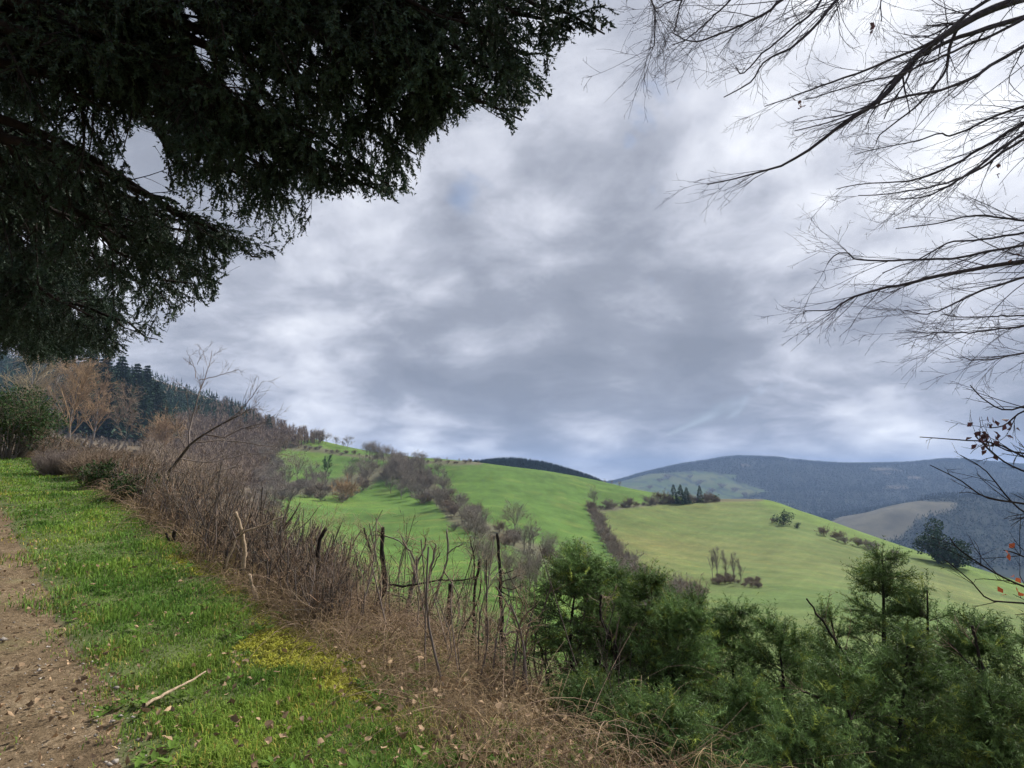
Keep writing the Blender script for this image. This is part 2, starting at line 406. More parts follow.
YELLOW = [(592, 511), (660, 505), (765, 497), (850, 526), (1024, 585), (1400, 720), (1400, 900), (740, 900), (690, 640), (640, 590), (612, 545)]
BROWN = [(-400, 300), (120, 360), (330, 436), (290, 441), (272, 455), (268, 480), (262, 530), (250, 640), (-400, 640)]
HOLLOW = [(265, 490), (330, 488), (395, 470), (425, 482), (455, 515), (520, 545), (600, 578), (690, 625)]
HEDGEU = [(285, 446), (330, 452), (385, 460), (440, 463), (480, 463)]
BOUND = [(590, 509), (603, 533), (620, 560), (648, 592)]
TOPH = [(588, 510), (630, 506), (665, 503), (720, 501), (762, 498)]
def ground_colour(x, y, z):
    px, py = proj(np.stack([x, y, z], -1)); r = np.hypot(x, y); Y = y
    front = y > 5
    jx = px+10*fbm(x/25, y/25)*1.0; jy = py+6*fbm(x/25+9, y/25)
    n1 = fbm(x/60, y/60, 4); n2 = fbm(x/9+3, y/9, 3); n3 = fbm(x/200+1, y/200, 4)
    g = np.array([.086, .160, .034]); C = np.repeat(g[None], len(x), 0)
    n4 = fbm(x/2.6+5, y/2.6, 3); C = C*(1+.55*n1+.55*n2+.3*n3+.45*n4)[:, None]; C = C+np.array([.05, .03, .012])[None]*np.clip(fbm(x/14+20, y/7, 4)*4-.35, 0, 1)[:, None]
    C = C+np.array([.045, .02, .0])[None]*np.clip(n3*2.2+n1*1.5, 0, 1)[:, None]
    tr = .5+.5*np.sin(z*2.6+n1*5)                     # faint contour trods on the pasture
    C *= (1-.07*tr)[:, None]
    Rr_ = np.interp(px, PX, RR)
    A = front & (Y < Rr_*1.25)
    yl = A & inpoly(jx, jy, YELLOW) & (r > 20)
    f = np.clip(.55+1.6*n1+.5*np.sin((x*.55+y*.25)*.9)*.35+n3, 0, 1)[:, None]
    yc = np.array([.140, .162, .060])*f+np.array([.092, .142, .045])*(1-f)
    wl = smoothstep(760, 620, px)[:, None]; yc = yc*(1-wl)+(yc*np.array([1.12, 1.0, .95]))*wl
    ed = smoothstep(14, 3, linedist(px, py, [(765, 497), (850, 528), (1024, 587)]))[:, None]
    yc = yc*(1-ed)+np.array([.115, .175, .045])*ed
    tl = (np.abs((x*.83-y*.55+3*n1)/7 % 1-.5) < .045)[:, None]; yc = yc*(1+.11*tl); C[yl] = (yc*(1+.5*n2+.2*n3+.4*n4)[:, None])[yl]
    br = (r > 42) & (inpoly(jx, jy, BROWN) | ~front) & (r < 1300)
    bc = np.array([.150, .115, .090])*(1+.6*n2+.5*n1)[:, None]
    bc = bc*np.array([.8, .85, .8]); C[br] = bc[br]
    for ln_, wd in ((HOLLOW, 10), (HEDGEU, 3), (BOUND, 4.5), (TOPH, 2.5)):
        d = linedist(jx, jy, ln_); k = (smoothstep(wd, wd*.4, d)*.8*(A & (r > 60)))[:, None]
        C = C*(1-k)+np.array([.125, .105, .080])*(1+.5*n2)[:, None]*k
    # far hills
    fh = (r > 620)*smoothstep(1.2, 1.3, Y/np.maximum(Rr_, 1))*front
    woods = np.array([.013, .022, .018])*(1+.5*n1)[:, None]  # forest floor near black: the shade under the trees is painted into it
    field = np.where((np.floor(x/170+n3*2)+np.floor(y/230)).astype(int)[:, None] % 3 == 0, np.array([.12, .15, .06]), np.array([.075, .125, .04]))
    far_field = inpoly(px, py, [(612, 484), (650, 474), (700, 471), (740, 476), (730, 480), (770, 492), (740, 498), (800, 505), (600, 510)]) & (r > 1900)
    clear = inpoly(px+6*n3, py, [(815, 530), (840, 516), (870, 506), (905, 500), (960, 503), (950, 512), (920, 518), (900, 540), (840, 545)]) & (r < 2300) & (r > 1300)
    hc = woods.copy(); ln2 = (np.minimum(np.abs((x*.9+y*.2+60*n3)/190 % 1-.5), np.abs((y*.8-x*.3+80*n3)/160 % 1-.5)) < .05)[:, None]; field = np.where(ln2, woods*1.6, field*.66); hc[far_field] = (field*(1+.5*n1)[:, None])[far_field]
    brw = (fbm(x/260+7, y/260, 4) > .24) & (r > 1300) & ~far_field
    hc[brw] = (np.array([.085, .075, .06])*(1+.4*n1)[:, None])[brw]
    hc[clear] = (np.array([.072, .068, .048])*(1+1.2*n1+.5*n2+.8*fbm(x/90, y/30, 3))[:, None])[clear]
    k = fh[:, None]; C = C*(1-k)+hc*k
    # near verge and bank
    s, n = sn(x, y); m = n-edge_v(s)
    nr = (1-smoothstep(30, 60, r)); 
    soil = np.array([.14, .105, .075])*(1+.8*fbm(x*3, y*3, 4))[:, None]
    kb = (nr*smoothstep(-.25, .15, m+.5*fbm(x*2, y*2))*(1-smoothstep(4.0, 8.0, m)))[:, None]
    C = C*(1-kb)+soil*kb
    vg = np.array([.095, .120, .045])*(1+.8*fbm(x*4, y*4, 3))[:, None]
    kv = (nr*smoothstep(.1, -.2, m)*smoothstep(-.2, .1, n-edge_t(s)))[:, None]
    C = C*(1-kv)+vg*kv
    tcx = soil*1.1; kt = (nr*smoothstep(.1, -.1, n-edge_t(s)))[:, None]
    C = C*(1-kt)+tcx*kt
    return np.clip(C, .01, .8), yl, br, far_field, clear

# polar sheet
az_in = np.radians(np.linspace(-45, 46, 560)); az_out = np.radians(np.linspace(46, 315, 110))[1:-1]
AZ = np.concatenate([az_in, az_out]); NA = len(AZ)
RG = np.concatenate([np.geomspace(.4, 60, 190), np.geomspace(60, 1150, 250)[1:], np.geomspace(1150, 9300, 170)[1:]])
def ring_sheet(name, i0, i1, centre=False):
    rr = RG[i0:i1]; a, r = np.meshgrid(AZ, rr, indexing='xy'); x = r*np.sin(a); y = r*np.cos(a)
    x = x.ravel(); y = y.ravel(); z = H(x, y); C = ground_colour(x, y, z)[0]
    n = len(rr); idx = np.arange(n*NA).reshape(n, NA); a_ = idx[:-1]; b_ = idx[1:]
    Q = np.stack([a_, b_, np.roll(b_, -1, 1), np.roll(a_, -1, 1)], -1).reshape(-1, 4)
    V = np.stack([x, y, z], -1); fs = [Q[:, ::-1]]
    if centre:
        V = np.vstack([V, [[0, 0, float(H(0., 0.))]]]); C = np.vstack([C, C[:1]])
        c = len(V)-1; fs.append(np.stack([np.roll(idx[0], -1), idx[0], np.full(NA, c)], -1)[:, ::-1])
    o = build(name, V, fs, M['ground'], None, C, True); o['kind'] = 'structure'
    return o
def ground_mat():
    m = bpy.data.materials.new('ground'); m.use_nodes = True; t = NT(m.node_tree); t.n.clear()
    a = t.new('ShaderNodeAttribute', attribute_name='Col'); tcn = t.new('ShaderNodeTexCoord'); co = tcn.outputs['Object']
    f1 = t.noise(co, .9, 6, .7); f2 = t.noise(co, .05, 6, .65); f3 = t.noise(co, 14, 4, .7)
    k = t.math('ADD', t.math('MULTIPLY', f1, .7), t.math('ADD', t.math('MULTIPLY', f2, .55), t.math('MULTIPLY', f3, .5)))
    k = t.math('ADD', t.math('MULTIPLY', k, 1.1), .04)
    c = t.mix(1.0, a.outputs['Color'], k, 'MULTIPLY')
    c = t.mix(t.smooth(t.noise(co, .22, 5, .7), .55, .75), c, t.mix(1.0, c, (1.35, 1.12, .9, 1), 'MULTIPLY'))
    p = t.new('ShaderNodeBsdfPrincipled'); t.l.new(c, p.inputs['Base Color']); p.inputs['Roughness'].default_value = .95
    p.inputs['Specular IOR Level'].default_value = .1
    b = t.new('ShaderNodeBump'); b.inputs['Strength'].default_value = .7; b.inputs['Distance'].default_value = .12
    t.l.new(t.math('ADD', f1, t.math('MULTIPLY', f3, .25)), b.inputs['Height']); t.l.new(b.outputs[0], p.inputs['Normal'])
    o = t.new('ShaderNodeOutputMaterial'); t.l.new(p.outputs[0], o.inputs[0]); return m
M['ground'] = ground_mat()
ring_sheet('ground', 0, 439, True)
ring_sheet('hills', 438, len(RG))

# dirt track: its own sheet a few mm above the ground
def track_mat():
    m = bpy.data.materials.new('dirt'); m.use_nodes = True; t = NT(m.node_tree); t.n.clear()
    tcn = t.new('ShaderNodeTexCoord'); co = tcn.outputs['Object']
    f1 = t.noise(co, 2.2, 6, .7); f2 = t.noise(co, 22, 5, .7); f3 = t.noise(co, 70, 3, .6)
    v = t.math('ADD', t.math('MULTIPLY', f1, .45), t.math('ADD', t.math('MULTIPLY', f2, .4), t.math('MULTIPLY', f3, .25)))
    c = t.ramp(v, [(.33, (.036, .026, .017)), (.46, (.095, .068, .041)), (.57, (.175, .127, .078)), (.70, (.34, .265, .18))])
    g = t.smooth(t.noise(co, 1.1, 5, .7), .52, .7)
    c = t.mix(t.math('MULTIPLY', g, .45), c, (.11, .13, .04, 1))
    p = t.new('ShaderNodeBsdfPrincipled'); t.l.new(c, p.inputs['Base Color']); p.inputs['Roughness'].default_value = .95; p.inputs['Specular IOR Level'].default_value = .1
    b = t.new('ShaderNodeBump'); b.inputs['Strength'].default_value = .9; b.inputs['Distance'].default_value = .03
    t.l.new(t.math('ADD', f2, f1), b.inputs['Height']); t.l.new(b.outputs[0], p.inputs['Normal'])
    o = t.new('ShaderNodeOutputMaterial'); t.l.new(p.outputs[0], o.inputs[0]); return m
M['dirt'] = track_mat()
S_ = np.concatenate([np.arange(-12, 0, .15), np.geomspace(1, 47, 500)-1]); Wn = np.linspace(0, 1, 90)
ss, ww = np.meshgrid(S_, Wn, indexing='ij')
e0 = edge_t(ss)-3.05+.12*fbm(ss*1.3, ss*0+9); e1 = edge_t(ss)+.30*fbm(ss*1.1, ss*0+4, 5)
nn = e0+(e1-e0)*ww; tx = ss*SD[0]+nn*ND[0]; ty = ss*SD[1]+nn*ND[1]
tz = H(tx, ty)+.006+.02*fbm(tx*9, ty*9, 3)*np.sin(ww*np.pi)+.02*np.sin(ww*np.pi)
idx = np.arange(ss.size).reshape(ss.shape)
Q = np.stack([idx[:-1, :-1], idx[1:, :-1], idx[1:, 1:], idx[:-1, 1:]], -1).reshape(-1, 4)
tag(build('dirt_track', np.stack([tx, ty, tz], -1).reshape(-1, 3), Q[:, ::-1], M['dirt'], smooth=True), kind='structure')
#@@PART2
# ------------------------------------------------------------------ vegetation helpers
def needle_tpl(L=.12, n=12, nl=.022, w=.005, flat=.6, rg=rng, fwd=.5):
    t = rg.uniform(0, 1, n); a = rg.uniform(0, 2*np.pi, n)
    side = np.stack([0*a, np.cos(a), np.sin(a)*flat], -1); side = norm(side)
    d = norm(side+np.array([fwd, 0, 0])); b = np.stack([t*L, 0*t, 0*t], -1)
    wv = np.cross(d, rg.normal(size=(n, 3))); wv = norm(wv)*w/2
    V = np.stack([b-wv, b+wv, b+d*nl*rg.uniform(.75, 1.15, (n, 1))], 1)
    ax = np.array([[[0, -w*.4, 0], [0, w*.4, 0], [L*1.05, 0, 0]]])
    return np.concatenate([V, ax]).reshape(-1, 3)
def place(tpls, O, Dv, scale, rg, col=None):
    """replicate a random needle template along directions Dv"""
    O = np.asarray(O, float); N_ = len(O); Dv = norm(Dv)
    r = rg.normal(size=(N_, 3)); B = norm(np.cross(Dv, r)); Cc = np.cross(Dv, B)
    T = np.stack(tpls)[rg.integers(0, len(tpls), N_)]
    V = O[:, None]+scale[:, None, None]*(T[..., 0:1]*Dv[:, None]+T[..., 1:2]*B[:, None]+T[..., 2:3]*Cc[:, None])
    nv = T.shape[1]
    if col is None: col = rg.uniform(.6, 1.4, N_)
    col = np.asarray(col); C = np.repeat(col if col.ndim == 2 else np.repeat(col[:, None], 3, 1), nv, 0)
    V = V.reshape(-1, 3); return V, np.arange(len(V)).reshape(-1, 3), C
def along(P, n, rg, spread=.7, droop=0.0, t0=.1):
    N_, K, _ = P.shape; t = rg.uniform(t0, 1, (N_, n)); t[:, 0] = 1.0
    x = t*(K-1); i = np.clip(x.astype(int), 0, K-2); f = (x-i)[..., None]; I = np.arange(N_)[:, None]
    O = P[I, i]*(1-f)+P[I, i+1]*f; T = norm(P[I, i+1]-P[I, i])
    rnd = rg.normal(size=O.shape)*spread; rnd[:, 0] *= .2
    return O.reshape(-1, 3), norm(T+rnd+np.array([0, 0, -droop])).reshape(-1, 3)
def leaf_cards(O, size, rg, elong=1.6, upb=0.0):
    """folded leaf: two triangles"""
    N_ = len(O); d = norm(rg.normal(size=(N_, 3))+np.array([0, 0, upb])); s = norm(np.cross(d, rg.normal(size=(N_, 3)))); nrm = np.cross(d, s)
    size = np.asarray(size)*np.ones(N_); h = size[:, None]
    a = O; tip = O+d*h*elong; l = O+d*h*elong*.5+s*h*.5+nrm*h*.2; r_ = O+d*h*elong*.5-s*h*.5+nrm*h*.2
    V = np.stack([a, l, tip, r_], 1).reshape(-1, 3); b = np.arange(N_)[:, None]*4
    return V, np.concatenate([b+[0, 1, 2], b+[0, 2, 3]])
def copy_tree(o, parent=None):
    c = o.copy(); COL.objects.link(c)
    if parent is not None: c.parent = parent
    for ch in list(o.children): copy_tree(ch, c)
    return c
def gz(x, y): return float(H(np.array([x]), np.array([y]))[0])

TPL_OVER = [needle_tpl(.12, 13, .028, .0150, .8, rng, .8) for _ in range(10)]
TPL_FAR = [needle_tpl(.30, 14, .055, .020, .5, rng) for _ in range(8)]
TPL_NEAR = [needle_tpl(.13, 20, .026, .0035, .35, rng, .55) for _ in range(12)]
TPL_LONG = [needle_tpl(.20, 24, .042, .0068, .20, rng, .6) for _ in range(10)]

# ------------------------------------------------------------------ firs overhanging the track
SIL = [(-900, -900), (900, -900), (640, -60), (628, 0), (617, 24), (600, 36), (580, 36), (560, 47), (551, 63), (546, 88), (530, 104), (515, 131), (499, 115), (483, 102), (452, 122), (424, 137),
       (424, 160), (407, 195), (381, 198), (353, 192), (328, 195), (303, 196), (306, 235), (264, 262), (232, 256), (219, 279), (219, 299), (197, 303), (170, 318), (162, 342), (139, 340), (117, 357),
       (90, 352), (60, 357), (0, 365), (-900, 365)]
HOLES = [[(118, 140), (146, 122), (164, 144), (169, 196), (144, 194), (133, 166)], [(385, 118), (395, 108), (402, 120), (392, 128)], [(178, 4), (196, 8), (216, 72), (204, 76)], [(222, 78), (240, 74), (246, 92), (228, 96)], [(18, 232), (28, 228), (32, 246), (22, 250)], [(96, 236), (106, 232), (112, 250), (100, 254)], [(90, 32), (102, 34), (104, 44), (92, 42)], [(240, 158), (262, 150), (285, 170), (262, 168)], [(60, 62), (70, 60), (76, 70), (66, 76)], [(170, 225), (182, 222), (186, 240), (174, 246)], [(70, 305), (80, 302), (82, 316), (72, 318)], [(338, 8), (346, 10), (350, 26), (342, 28)], [(250, 40), (256, 38), (262, 56), (254, 56)]]
def keep(O, rg, soft=2.5):
    px, py = proj(O); px = px+rg.normal(size=len(px))*soft*.6; py = py+rg.normal(size=len(px))*soft
    ok = inpoly(px, py, SIL) | (px < -40) | (py < -40)
    for h in HOLES: ok &= ~inpoly(px, py, h)
    return ok
def over_fir(base, height, r0, tips, label, near=True, nsec=26, seed=0, open_=0.0, name='fir_tree', fol=3.2):
    rg = np.random.default_rng(seed); bx, by = base; bz = gz(bx, by)
    root = thing(name, (bx, by, bz), label, 'fir tree')
    zs = np.linspace(0, 1, 14); lean = rg.normal(size=2)*.02
    P = np.stack([bx+lean[0]*height*zs+.05*np.sin(zs*9), by+lean[1]*height*zs, bz-.2+height*zs], -1)[None]
    A = Acc(); V, Q = tubes(P, (r0*(1.05-zs*.95)+.25*r0*np.exp(-zs*30))[None], 14); A.add(V, Q=Q); A.build('trunk', M['bark'], root, smooth=True)
    for (px, py, Y) in tips:
        tip = at(px, py, Y); hdist = math.hypot(tip[0]-bx, tip[1]-by)
        z0 = max(tip[2]+hdist*rg.uniform(.10, .32), bz+2.0); z0 = min(z0, bz+height*.95)
        st = np.array([bx, by, z0]); mid = st*.45+tip*.55+np.array([0, 0, hdist*.07]); q3 = st*.2+tip*.8+np.array([0, 0, hdist*.05])
        K = 16; Pm = resample(np.stack([st, mid, q3, tip]), K); Pm = jitter(Pm, rg, .04)
        hx, hy = proj(Pm)
        if near and any(inpoly(hx, hy, h).any() for h in HOLES[:1]): continue
        Rm = np.linspace(.030+.006*hdist, .006, K)
        WA = Acc(); V, Q = tubes(Pm[None], Rm[None], 6); WA.add(V, Q=Q)
        t0 = max(.05, 1-fol/max(hdist, 1))
        S, SR = sprout(Pm[None], Rm[None], nsec, rg, (t0, .99), (35, 75), (.35, 1.05) if near else (.6, 1.6), 7, .45, .12, -.32, .003, .3, plane=.4, absolute=True)
        S2, SR2 = sprout(S, SR, 7, rg, (.08, 1), (25, 60), (.14, .42) if near else (.25, .7), 4, .6, .12, -.25, .002, .4, plane=.6, absolute=True)
        k1 = keep(S[:, -1], rg, 3); k2 = keep(S2[:, -1], rg, 3)
        S, SR, S2, SR2 = S[k1], SR[k1], S2[k2], SR2[k2]
        for a_, b_ in ((S, SR), (S2, SR2)):
            if len(a_): V, Q = tubes(a_, b_, 3); WA.add(V, Q=Q)
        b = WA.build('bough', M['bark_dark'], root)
        Os, Ds = [], []
        for a_, n_ in ((S, 10 if near else 8), (S2, 4 if near else 5)):
            if len(a_):
                o_, d_ = along(a_, n_, rg, .30, .42); Os.append(o_); Ds.append(d_)
        if not Os: continue
        O = np.concatenate(Os); Dv = np.concatenate(Ds); k = keep(O+Dv*.08, rg)
        if open_: k &= rg.random(len(O)) > open_
        O, Dv = O[k], Dv[k]
        if not len(O): continue
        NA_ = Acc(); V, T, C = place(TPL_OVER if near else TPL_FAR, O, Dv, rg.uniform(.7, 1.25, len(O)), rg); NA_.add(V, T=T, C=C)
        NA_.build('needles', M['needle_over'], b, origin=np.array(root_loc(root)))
    return root
rgT = np.random.default_rng(21)
def tips_in(region, n, depth, rg):
    out = []; xs = [p[0] for p in region]; ys = [p[1] for p in region]
    while len(out) < n:
        x, y = rg.uniform(min(xs), max(xs)), rg.uniform(min(ys), max(ys))
        if inpoly(np.array([x]), np.array([y]), region)[0]: out.append((x, y, depth(x, y)*rg.uniform(.9, 1.12)))
    return out
dA = lambda x, y: np.interp(x, [0, 200, 400, 600], [7.5, 5.6, 4.4, 3.9])
TA_ = [(612, 8, 3.9), (596, 28, 3.9), (572, 30, 3.9), (545, 60, 4.0), (540, 90, 4.0), (514, 124, 4.0), (495, 104, 4.1), (470, 98, 4.2), (447, 112, 4.3), (422, 128, 4.4), (415, 158, 4.4), (400, 190, 4.5),
       (376, 190, 4.5), (345, 186, 4.7), (318, 190, 5.0), (300, 232, 5.2), (265, 258, 5.4), (240, 250, 5.4), (219, 290, 5.8), (196, 298, 6.0)]
TA_ += tips_in([(180, -60), (600, -60), (540, 60), (420, 110), (330, 180), (230, 240), (180, 240)], 34, dA, rgT)
over_fir((-6.6, 3.2), 19, .30, TA_, 'tall dark fir overhead whose drooping boughs reach furthest across the sky', True, 25, 11, fol=4.2)
TB_ = [(158, 338, 8.0), (170, 300, 7.6), (140, 330, 8.2), (120, 345, 8.6), (200, 270, 7.0), (130, 280, 8), (100, 340, 9)]
TB_ += tips_in([(150, 190), (210, 180), (215, 260), (150, 250)], 6, lambda x, y: 6.8, rgT)
TB_ += tips_in([(-60, -60), (240, -60), (200, 240), (150, 320), (90, 340), (-60, 330)], 30, lambda x, y: np.interp(x, [-60, 240], [9, 6.5]), rgT)
over_fir((-12.5, 9.0), 21, .34, TB_, 'dark fir at the left of the track, its boughs hanging low above the grass', True, 34, 12, fol=6.0)
TC_ = tips_in([(-40, 150), (120, 180), (115, 340), (90, 352), (-40, 355)], 20, lambda x, y: 15, rgT)
TC_ += tips_in([(60, 250), (115, 300), (110, 352), (40, 356)], 8, lambda x, y: 14, rgT)
over_fir((-22.5, 16.0), 20, .36, TC_, 'green fir further along the track, lowest of the dark boughs on the left', False, 28, 13, fol=6.5)

# ------------------------------------------------------------------ bare tree reaching in from the right
def px_line(pts, Y, K):
    P = np.array([[p[0], p[1]] for p in pts], float); W = at(P[:, 0], P[:, 1], Y)
    return resample(W, K)
rgR = np.random.default_rng(5)
TRX, TRY = 8.6, 5.0
def fork(zh): return np.array([TRX-.05*zh, TRY, zh])
MAINS = [  # (pixel line, depth there, px radius at frame edge, height on trunk)
 ([(1190, -60), (1060, -14), (1000, 6), (960, 25), (925, 48), (900, 72), (880, 95), (850, 115), (830, 128), (800, 150), (770, 165), (735, 174), (703, 181)], 4.6, 8.5, 5.0, 16),
 ([(1180, -30), (1060, 8), (1000, 24), (965, 33), (930, 50), (905, 72), (880, 98), (858, 112)], 4.7, 6.5, 4.6, 9),
 ([(1190, -90), (1090, -40), (1010, -10), (960, 22), (925, 48), (880, 66), (833, 85), (800, 96), (765, 106)], 4.5, 4.0, 5.2, 12),
 ([(1180, -10), (1060, 3), (1024, 17), (985, 37), (945, 55), (910, 70), (860, 82), (810, 98)], 4.3, 3.2, 4.4, 12),
 ([(1190, 10), (1060, 24), (1024, 44), (980, 70), (950, 84), (900, 95), (870, 106), (840, 115), (790, 131)], 4.4, 3.6, 4.2, 14),
 ([(1190, -50), (1080, -20), (1000, 5), (962, 25), (950, 50), (945, 72), (925, 100), (905, 120), (880, 140), (876, 148)], 4.6, 4.0, 5.0, 8),
 ([(1190, 70), (1060, 95), (1024, 110), (990, 122), (950, 139), (935, 140), (900, 150), (850, 160)], 4.8, 3.0, 3.9, 12),
 ([(1190, 90), (1060, 108), (1020, 127), (985, 148), (950, 168), (920, 178), (880, 182), (838, 188)], 4.9, 4.2, 3.7, 14),
 ([(1190, 100), (1060, 114), (1010, 140), (975, 165), (945, 185), (920, 196), (890, 200)], 4.7, 3.6, 3.6, 14),
 ([(1190, 105), (1060, 125), (1012, 150), (980, 172), (940, 190), (900, 196), (858, 200)], 5.0, 3.0, 3.5, 14),
 ([(1200, 245), (1080, 257), (1024, 263), (980, 270), (930, 280), (905, 285), (870, 292), (843, 302), (825, 312), (800, 312)], 4.4, 5.0, 3.0, 16),
 ([(1200, 235), (1080, 240), (1024, 245), (960, 258), (905, 262), (860, 262), (840, 255), (824, 268)], 4.6, 2.6, 3.1, 12),
 ([(1200, 225), (1080, 225), (1010, 238), (960, 245), (925, 260), (880, 276)], 4.5, 2.4, 3.2, 12),
 ([(1200, 265), (1080, 268), (1024, 276), (980, 291), (950, 305), (928, 314), (905, 312)], 4.3, 2.8, 2.9, 12),
 ([(1200, 205), (1080, 215), (1024, 219), (985, 218), (950, 224), (905, 230)], 4.8, 2.2, 3.3, 10),
 ([(1200, 300), (1080, 316), (1024, 313), (985, 315), (945, 312)], 4.5, 1.6, 2.7, 8),
 ([(1200, 310), (1080, 322), (1024, 329), (985, 335), (950, 337), (915, 334)], 4.6, 1.8, 2.6, 10),
 ([(1200, 330), (1080, 348), (1024, 352), (985, 356), (960, 352)], 4.7, 1.4, 2.5, 6),
 ([(1150, -160), (900, -60), (860, -20), (832, 2), (800, 35), (780, 52), (760, 65), (745, 83), (718, 100)], 4.2, 3.4, 6.0, 14),
 ([(1150, -180), (880, -70), (810, -20), (785, 2), (765, 18), (745, 30), (720, 42), (700, 47), (680, 40)], 4.2, 3.4, 6.2, 14),
 ([(1150, -190), (880, -90), (840, -25), (812, 12), (790, 28), (765, 50), (742, 72), (735, 66)], 4.1, 2.6, 6.3, 12),
 ([(1150, -210), (860, -110), (760, -30), (722, 4), (705, 20), (690, 34), (672, 42)], 4.0, 2.2, 6.6, 12),
 ([(1150, -230), (820, -130), (680, -60), (650, -15), (648, 12), (645, 40), (641, 46)], 3.9, 1.8, 6.9, 9),
 ([(1150, -220), (840, -120), (720, -50), (690, -18), (680, 8), (676, 32)], 3.9, 1.5, 6.8, 7),
 ([(1150, -200), (850, -100), (750, -50), (700, -10), (670, 4), (655, 12)], 4.0, 1.6, 6.7, 9),
 ([(1150, -170), (930, -80), (890, -30), (876, 0), (876, 25)], 4.4, 1.8, 5.8, 7),
]
root = thing('bare_tree', (TRX, TRY, gz(TRX, TRY)), 'leafless tree reaching in from the right with fans of thin twigs', 'tree')
zb = gz(TRX, TRY); zs = np.linspace(0, 1, 16); Ht = 9.5-zb
Pt = np.stack([TRX-.05*(zb+zs*Ht)+.1*np.sin(zs*6), TRY+.08*np.sin(zs*5), zb-.2+zs*Ht], -1)[None]
A = Acc(); V, Q = tubes(Pt, (.24*(1.05-zs*.85))[None], 14); A.add(V, Q=Q); A.build('trunk', M['bark_flare_tint'], root, smooth=True)
for pts, Y, rpx, zh, nch in MAINS:
    W = at([p[0] for p in pts], [p[1] for p in pts], Y+.25*math.sin(zh*7)); dpt = np.linspace(0, 1, len(pts))[:, None]*rgR.uniform(-.5, .5)
    d = norm(W-np.array([0, 0, EYE])); W = W+d*dpt
    W = np.vstack([fork(zh), W]); K = 30
    P = resample(W, K)+np.cumsum(rgR.normal(size=(K, 3)), 0)*.006
    f = np.linspace(0, 1, K); i_in = 4/K
    r_edge = rpx*Y/F*.44
    Rm = r_edge*np.clip(1.35*(1-f), .0, 1.3)**1.05+.0035
    A = Acc(); V, Q = tubes(P[None], Rm[None], 7); A.add(V, Q=Q)
    S1, R1 = sprout(P[None], Rm[None], nch//2+12, rgR, (.2, .99), (8, 34), (.28, .95), 9, .42, .11, -.01, .0020, .35, absolute=True)
    S2, R2 = sprout(S1, R1, 4, rgR, (.15, 1), (15, 45), (.10, .38), 7, .55, .16, .0, .0015, .45, absolute=True)
    S3, R3 = sprout(S2, R2, 2, rgR, (.2, 1), (25, 60), (.03, .13), 4, .7, .15, .0, .0013, .6, absolute=True)
    for a_, b_ in ((S1, R1), (S2, R2), (S3, R3)): V, Q = tubes(a_, b_, 3); A.add(V, Q=Q)
    A.build('branch', M['bark_flare_tint'], root)
A = Acc()
for (px, py, Y, n_) in ((800, 103, 4.4, 6), (998, 171, 4.5, 3), (876, 30, 4.4, 3), (1012, 258, 4.4, 2)):
    c = at(px, py, Y); V, T = leaf_cards(c+rgR.normal(size=(n_, 3))*.02, .032, rgR); A.add(V, T=T)
A.build('dead_leaves', M['leaf_purple'], root)

# young beech with old leaves, right edge
BX, BY = 4.6, 3.2
root = thing('beech_sapling', (BX, BY, gz(BX, BY)), 'thin sapling at the right edge with a few old red and purple leaves', 'sapling')
zb = gz(BX, BY); topz = 2.6; K = 14; zs = np.linspace(0, 1, K)
Pt = np.stack([BX-.25*zs+.05*np.sin(zs*7), BY+.1*np.sin(zs*4), zb-.1+(topz-zb)*zs], -1)[None]
A = Acc(); V, Q = tubes(Pt, np.linspace(.035, .006, K)[None], 8); A.add(V, Q=Q); A.build('trunk', M['bark_grey'], root, smooth=True)
BT = [([(1120, 420), (1060, 405), (1024, 411), (1005, 425), (990, 428)], 3.0), ([(1120, 440), (1060, 455), (1015, 452), (1000, 447), (985, 440)], 3.0), ([(1120, 400), (1060, 395), (1010, 410), (985, 400), (970, 385)], 3.1),
      ([(1120, 480), (1060, 475), (1000, 445), (960, 440), (920, 437)], 3.2), ([(1120, 500), (1060, 508), (1020, 503), (985, 497), (960, 480), (930, 465)], 3.0),
      ([(1120, 500), (1050, 480), (1010, 465), (990, 450), (975, 436)], 2.9), ([(1130, 640), (1060, 600), (1020, 585), (990, 570), (960, 550), (950, 538)], 3.0), ([(1130, 620), (1060, 575), (1020, 555), (1003, 550)], 2.9),
      ([(1130, 680), (1070, 630), (1030, 605), (990, 600), (970, 580), (945, 560)], 3.1), ([(1130, 530), (1060, 520), (1030, 515), (1010, 500), (985, 470), (960, 455)], 3.2)]
LF = {'leaf_purple': [(988, 432, 3.0, 26, .035), (983, 443, 3.0, 10, .025), (1012, 425, 3.0, 4, .02)], 'leaf_red': [(1006, 551, 2.9, 3, .010), (1017, 576, 3.0, 2, .012), (1004, 589, 3.0, 2, .015), (1020, 592, 3.0, 2, .015)]}
for pts, Y in BT:
    W = at([p[0] for p in pts], [p[1] for p in pts], Y); s0 = Pt[0][np.argmin(np.abs(Pt[0][:, 2]-W[0, 2]+.1))]
    P = resample(np.vstack([s0, W]), 18); Rm = np.linspace(.0075, .0022, 18); A = Acc(); V, Q = tubes(P[None], Rm[None], 5); A.add(V, Q=Q)
    S1, R1 = sprout(P[None], Rm[None], 6, rgR, (.4, .98), (20, 50), (.10, .32), 5, .6, .1, 0, .0014, .5, absolute=True)
    S2, R2 = sprout(S1, R1, 2, rgR, (.3, 1), (20, 50), (.04, .12), 4, .6, .1, 0, .0012, .5, absolute=True)
    for a_, b_ in ((S1, R1), (S2, R2)): V, Q = tubes(a_, b_, 3); A.add(V, Q=Q)
    A.build('branch', M['bark_dark'], root)
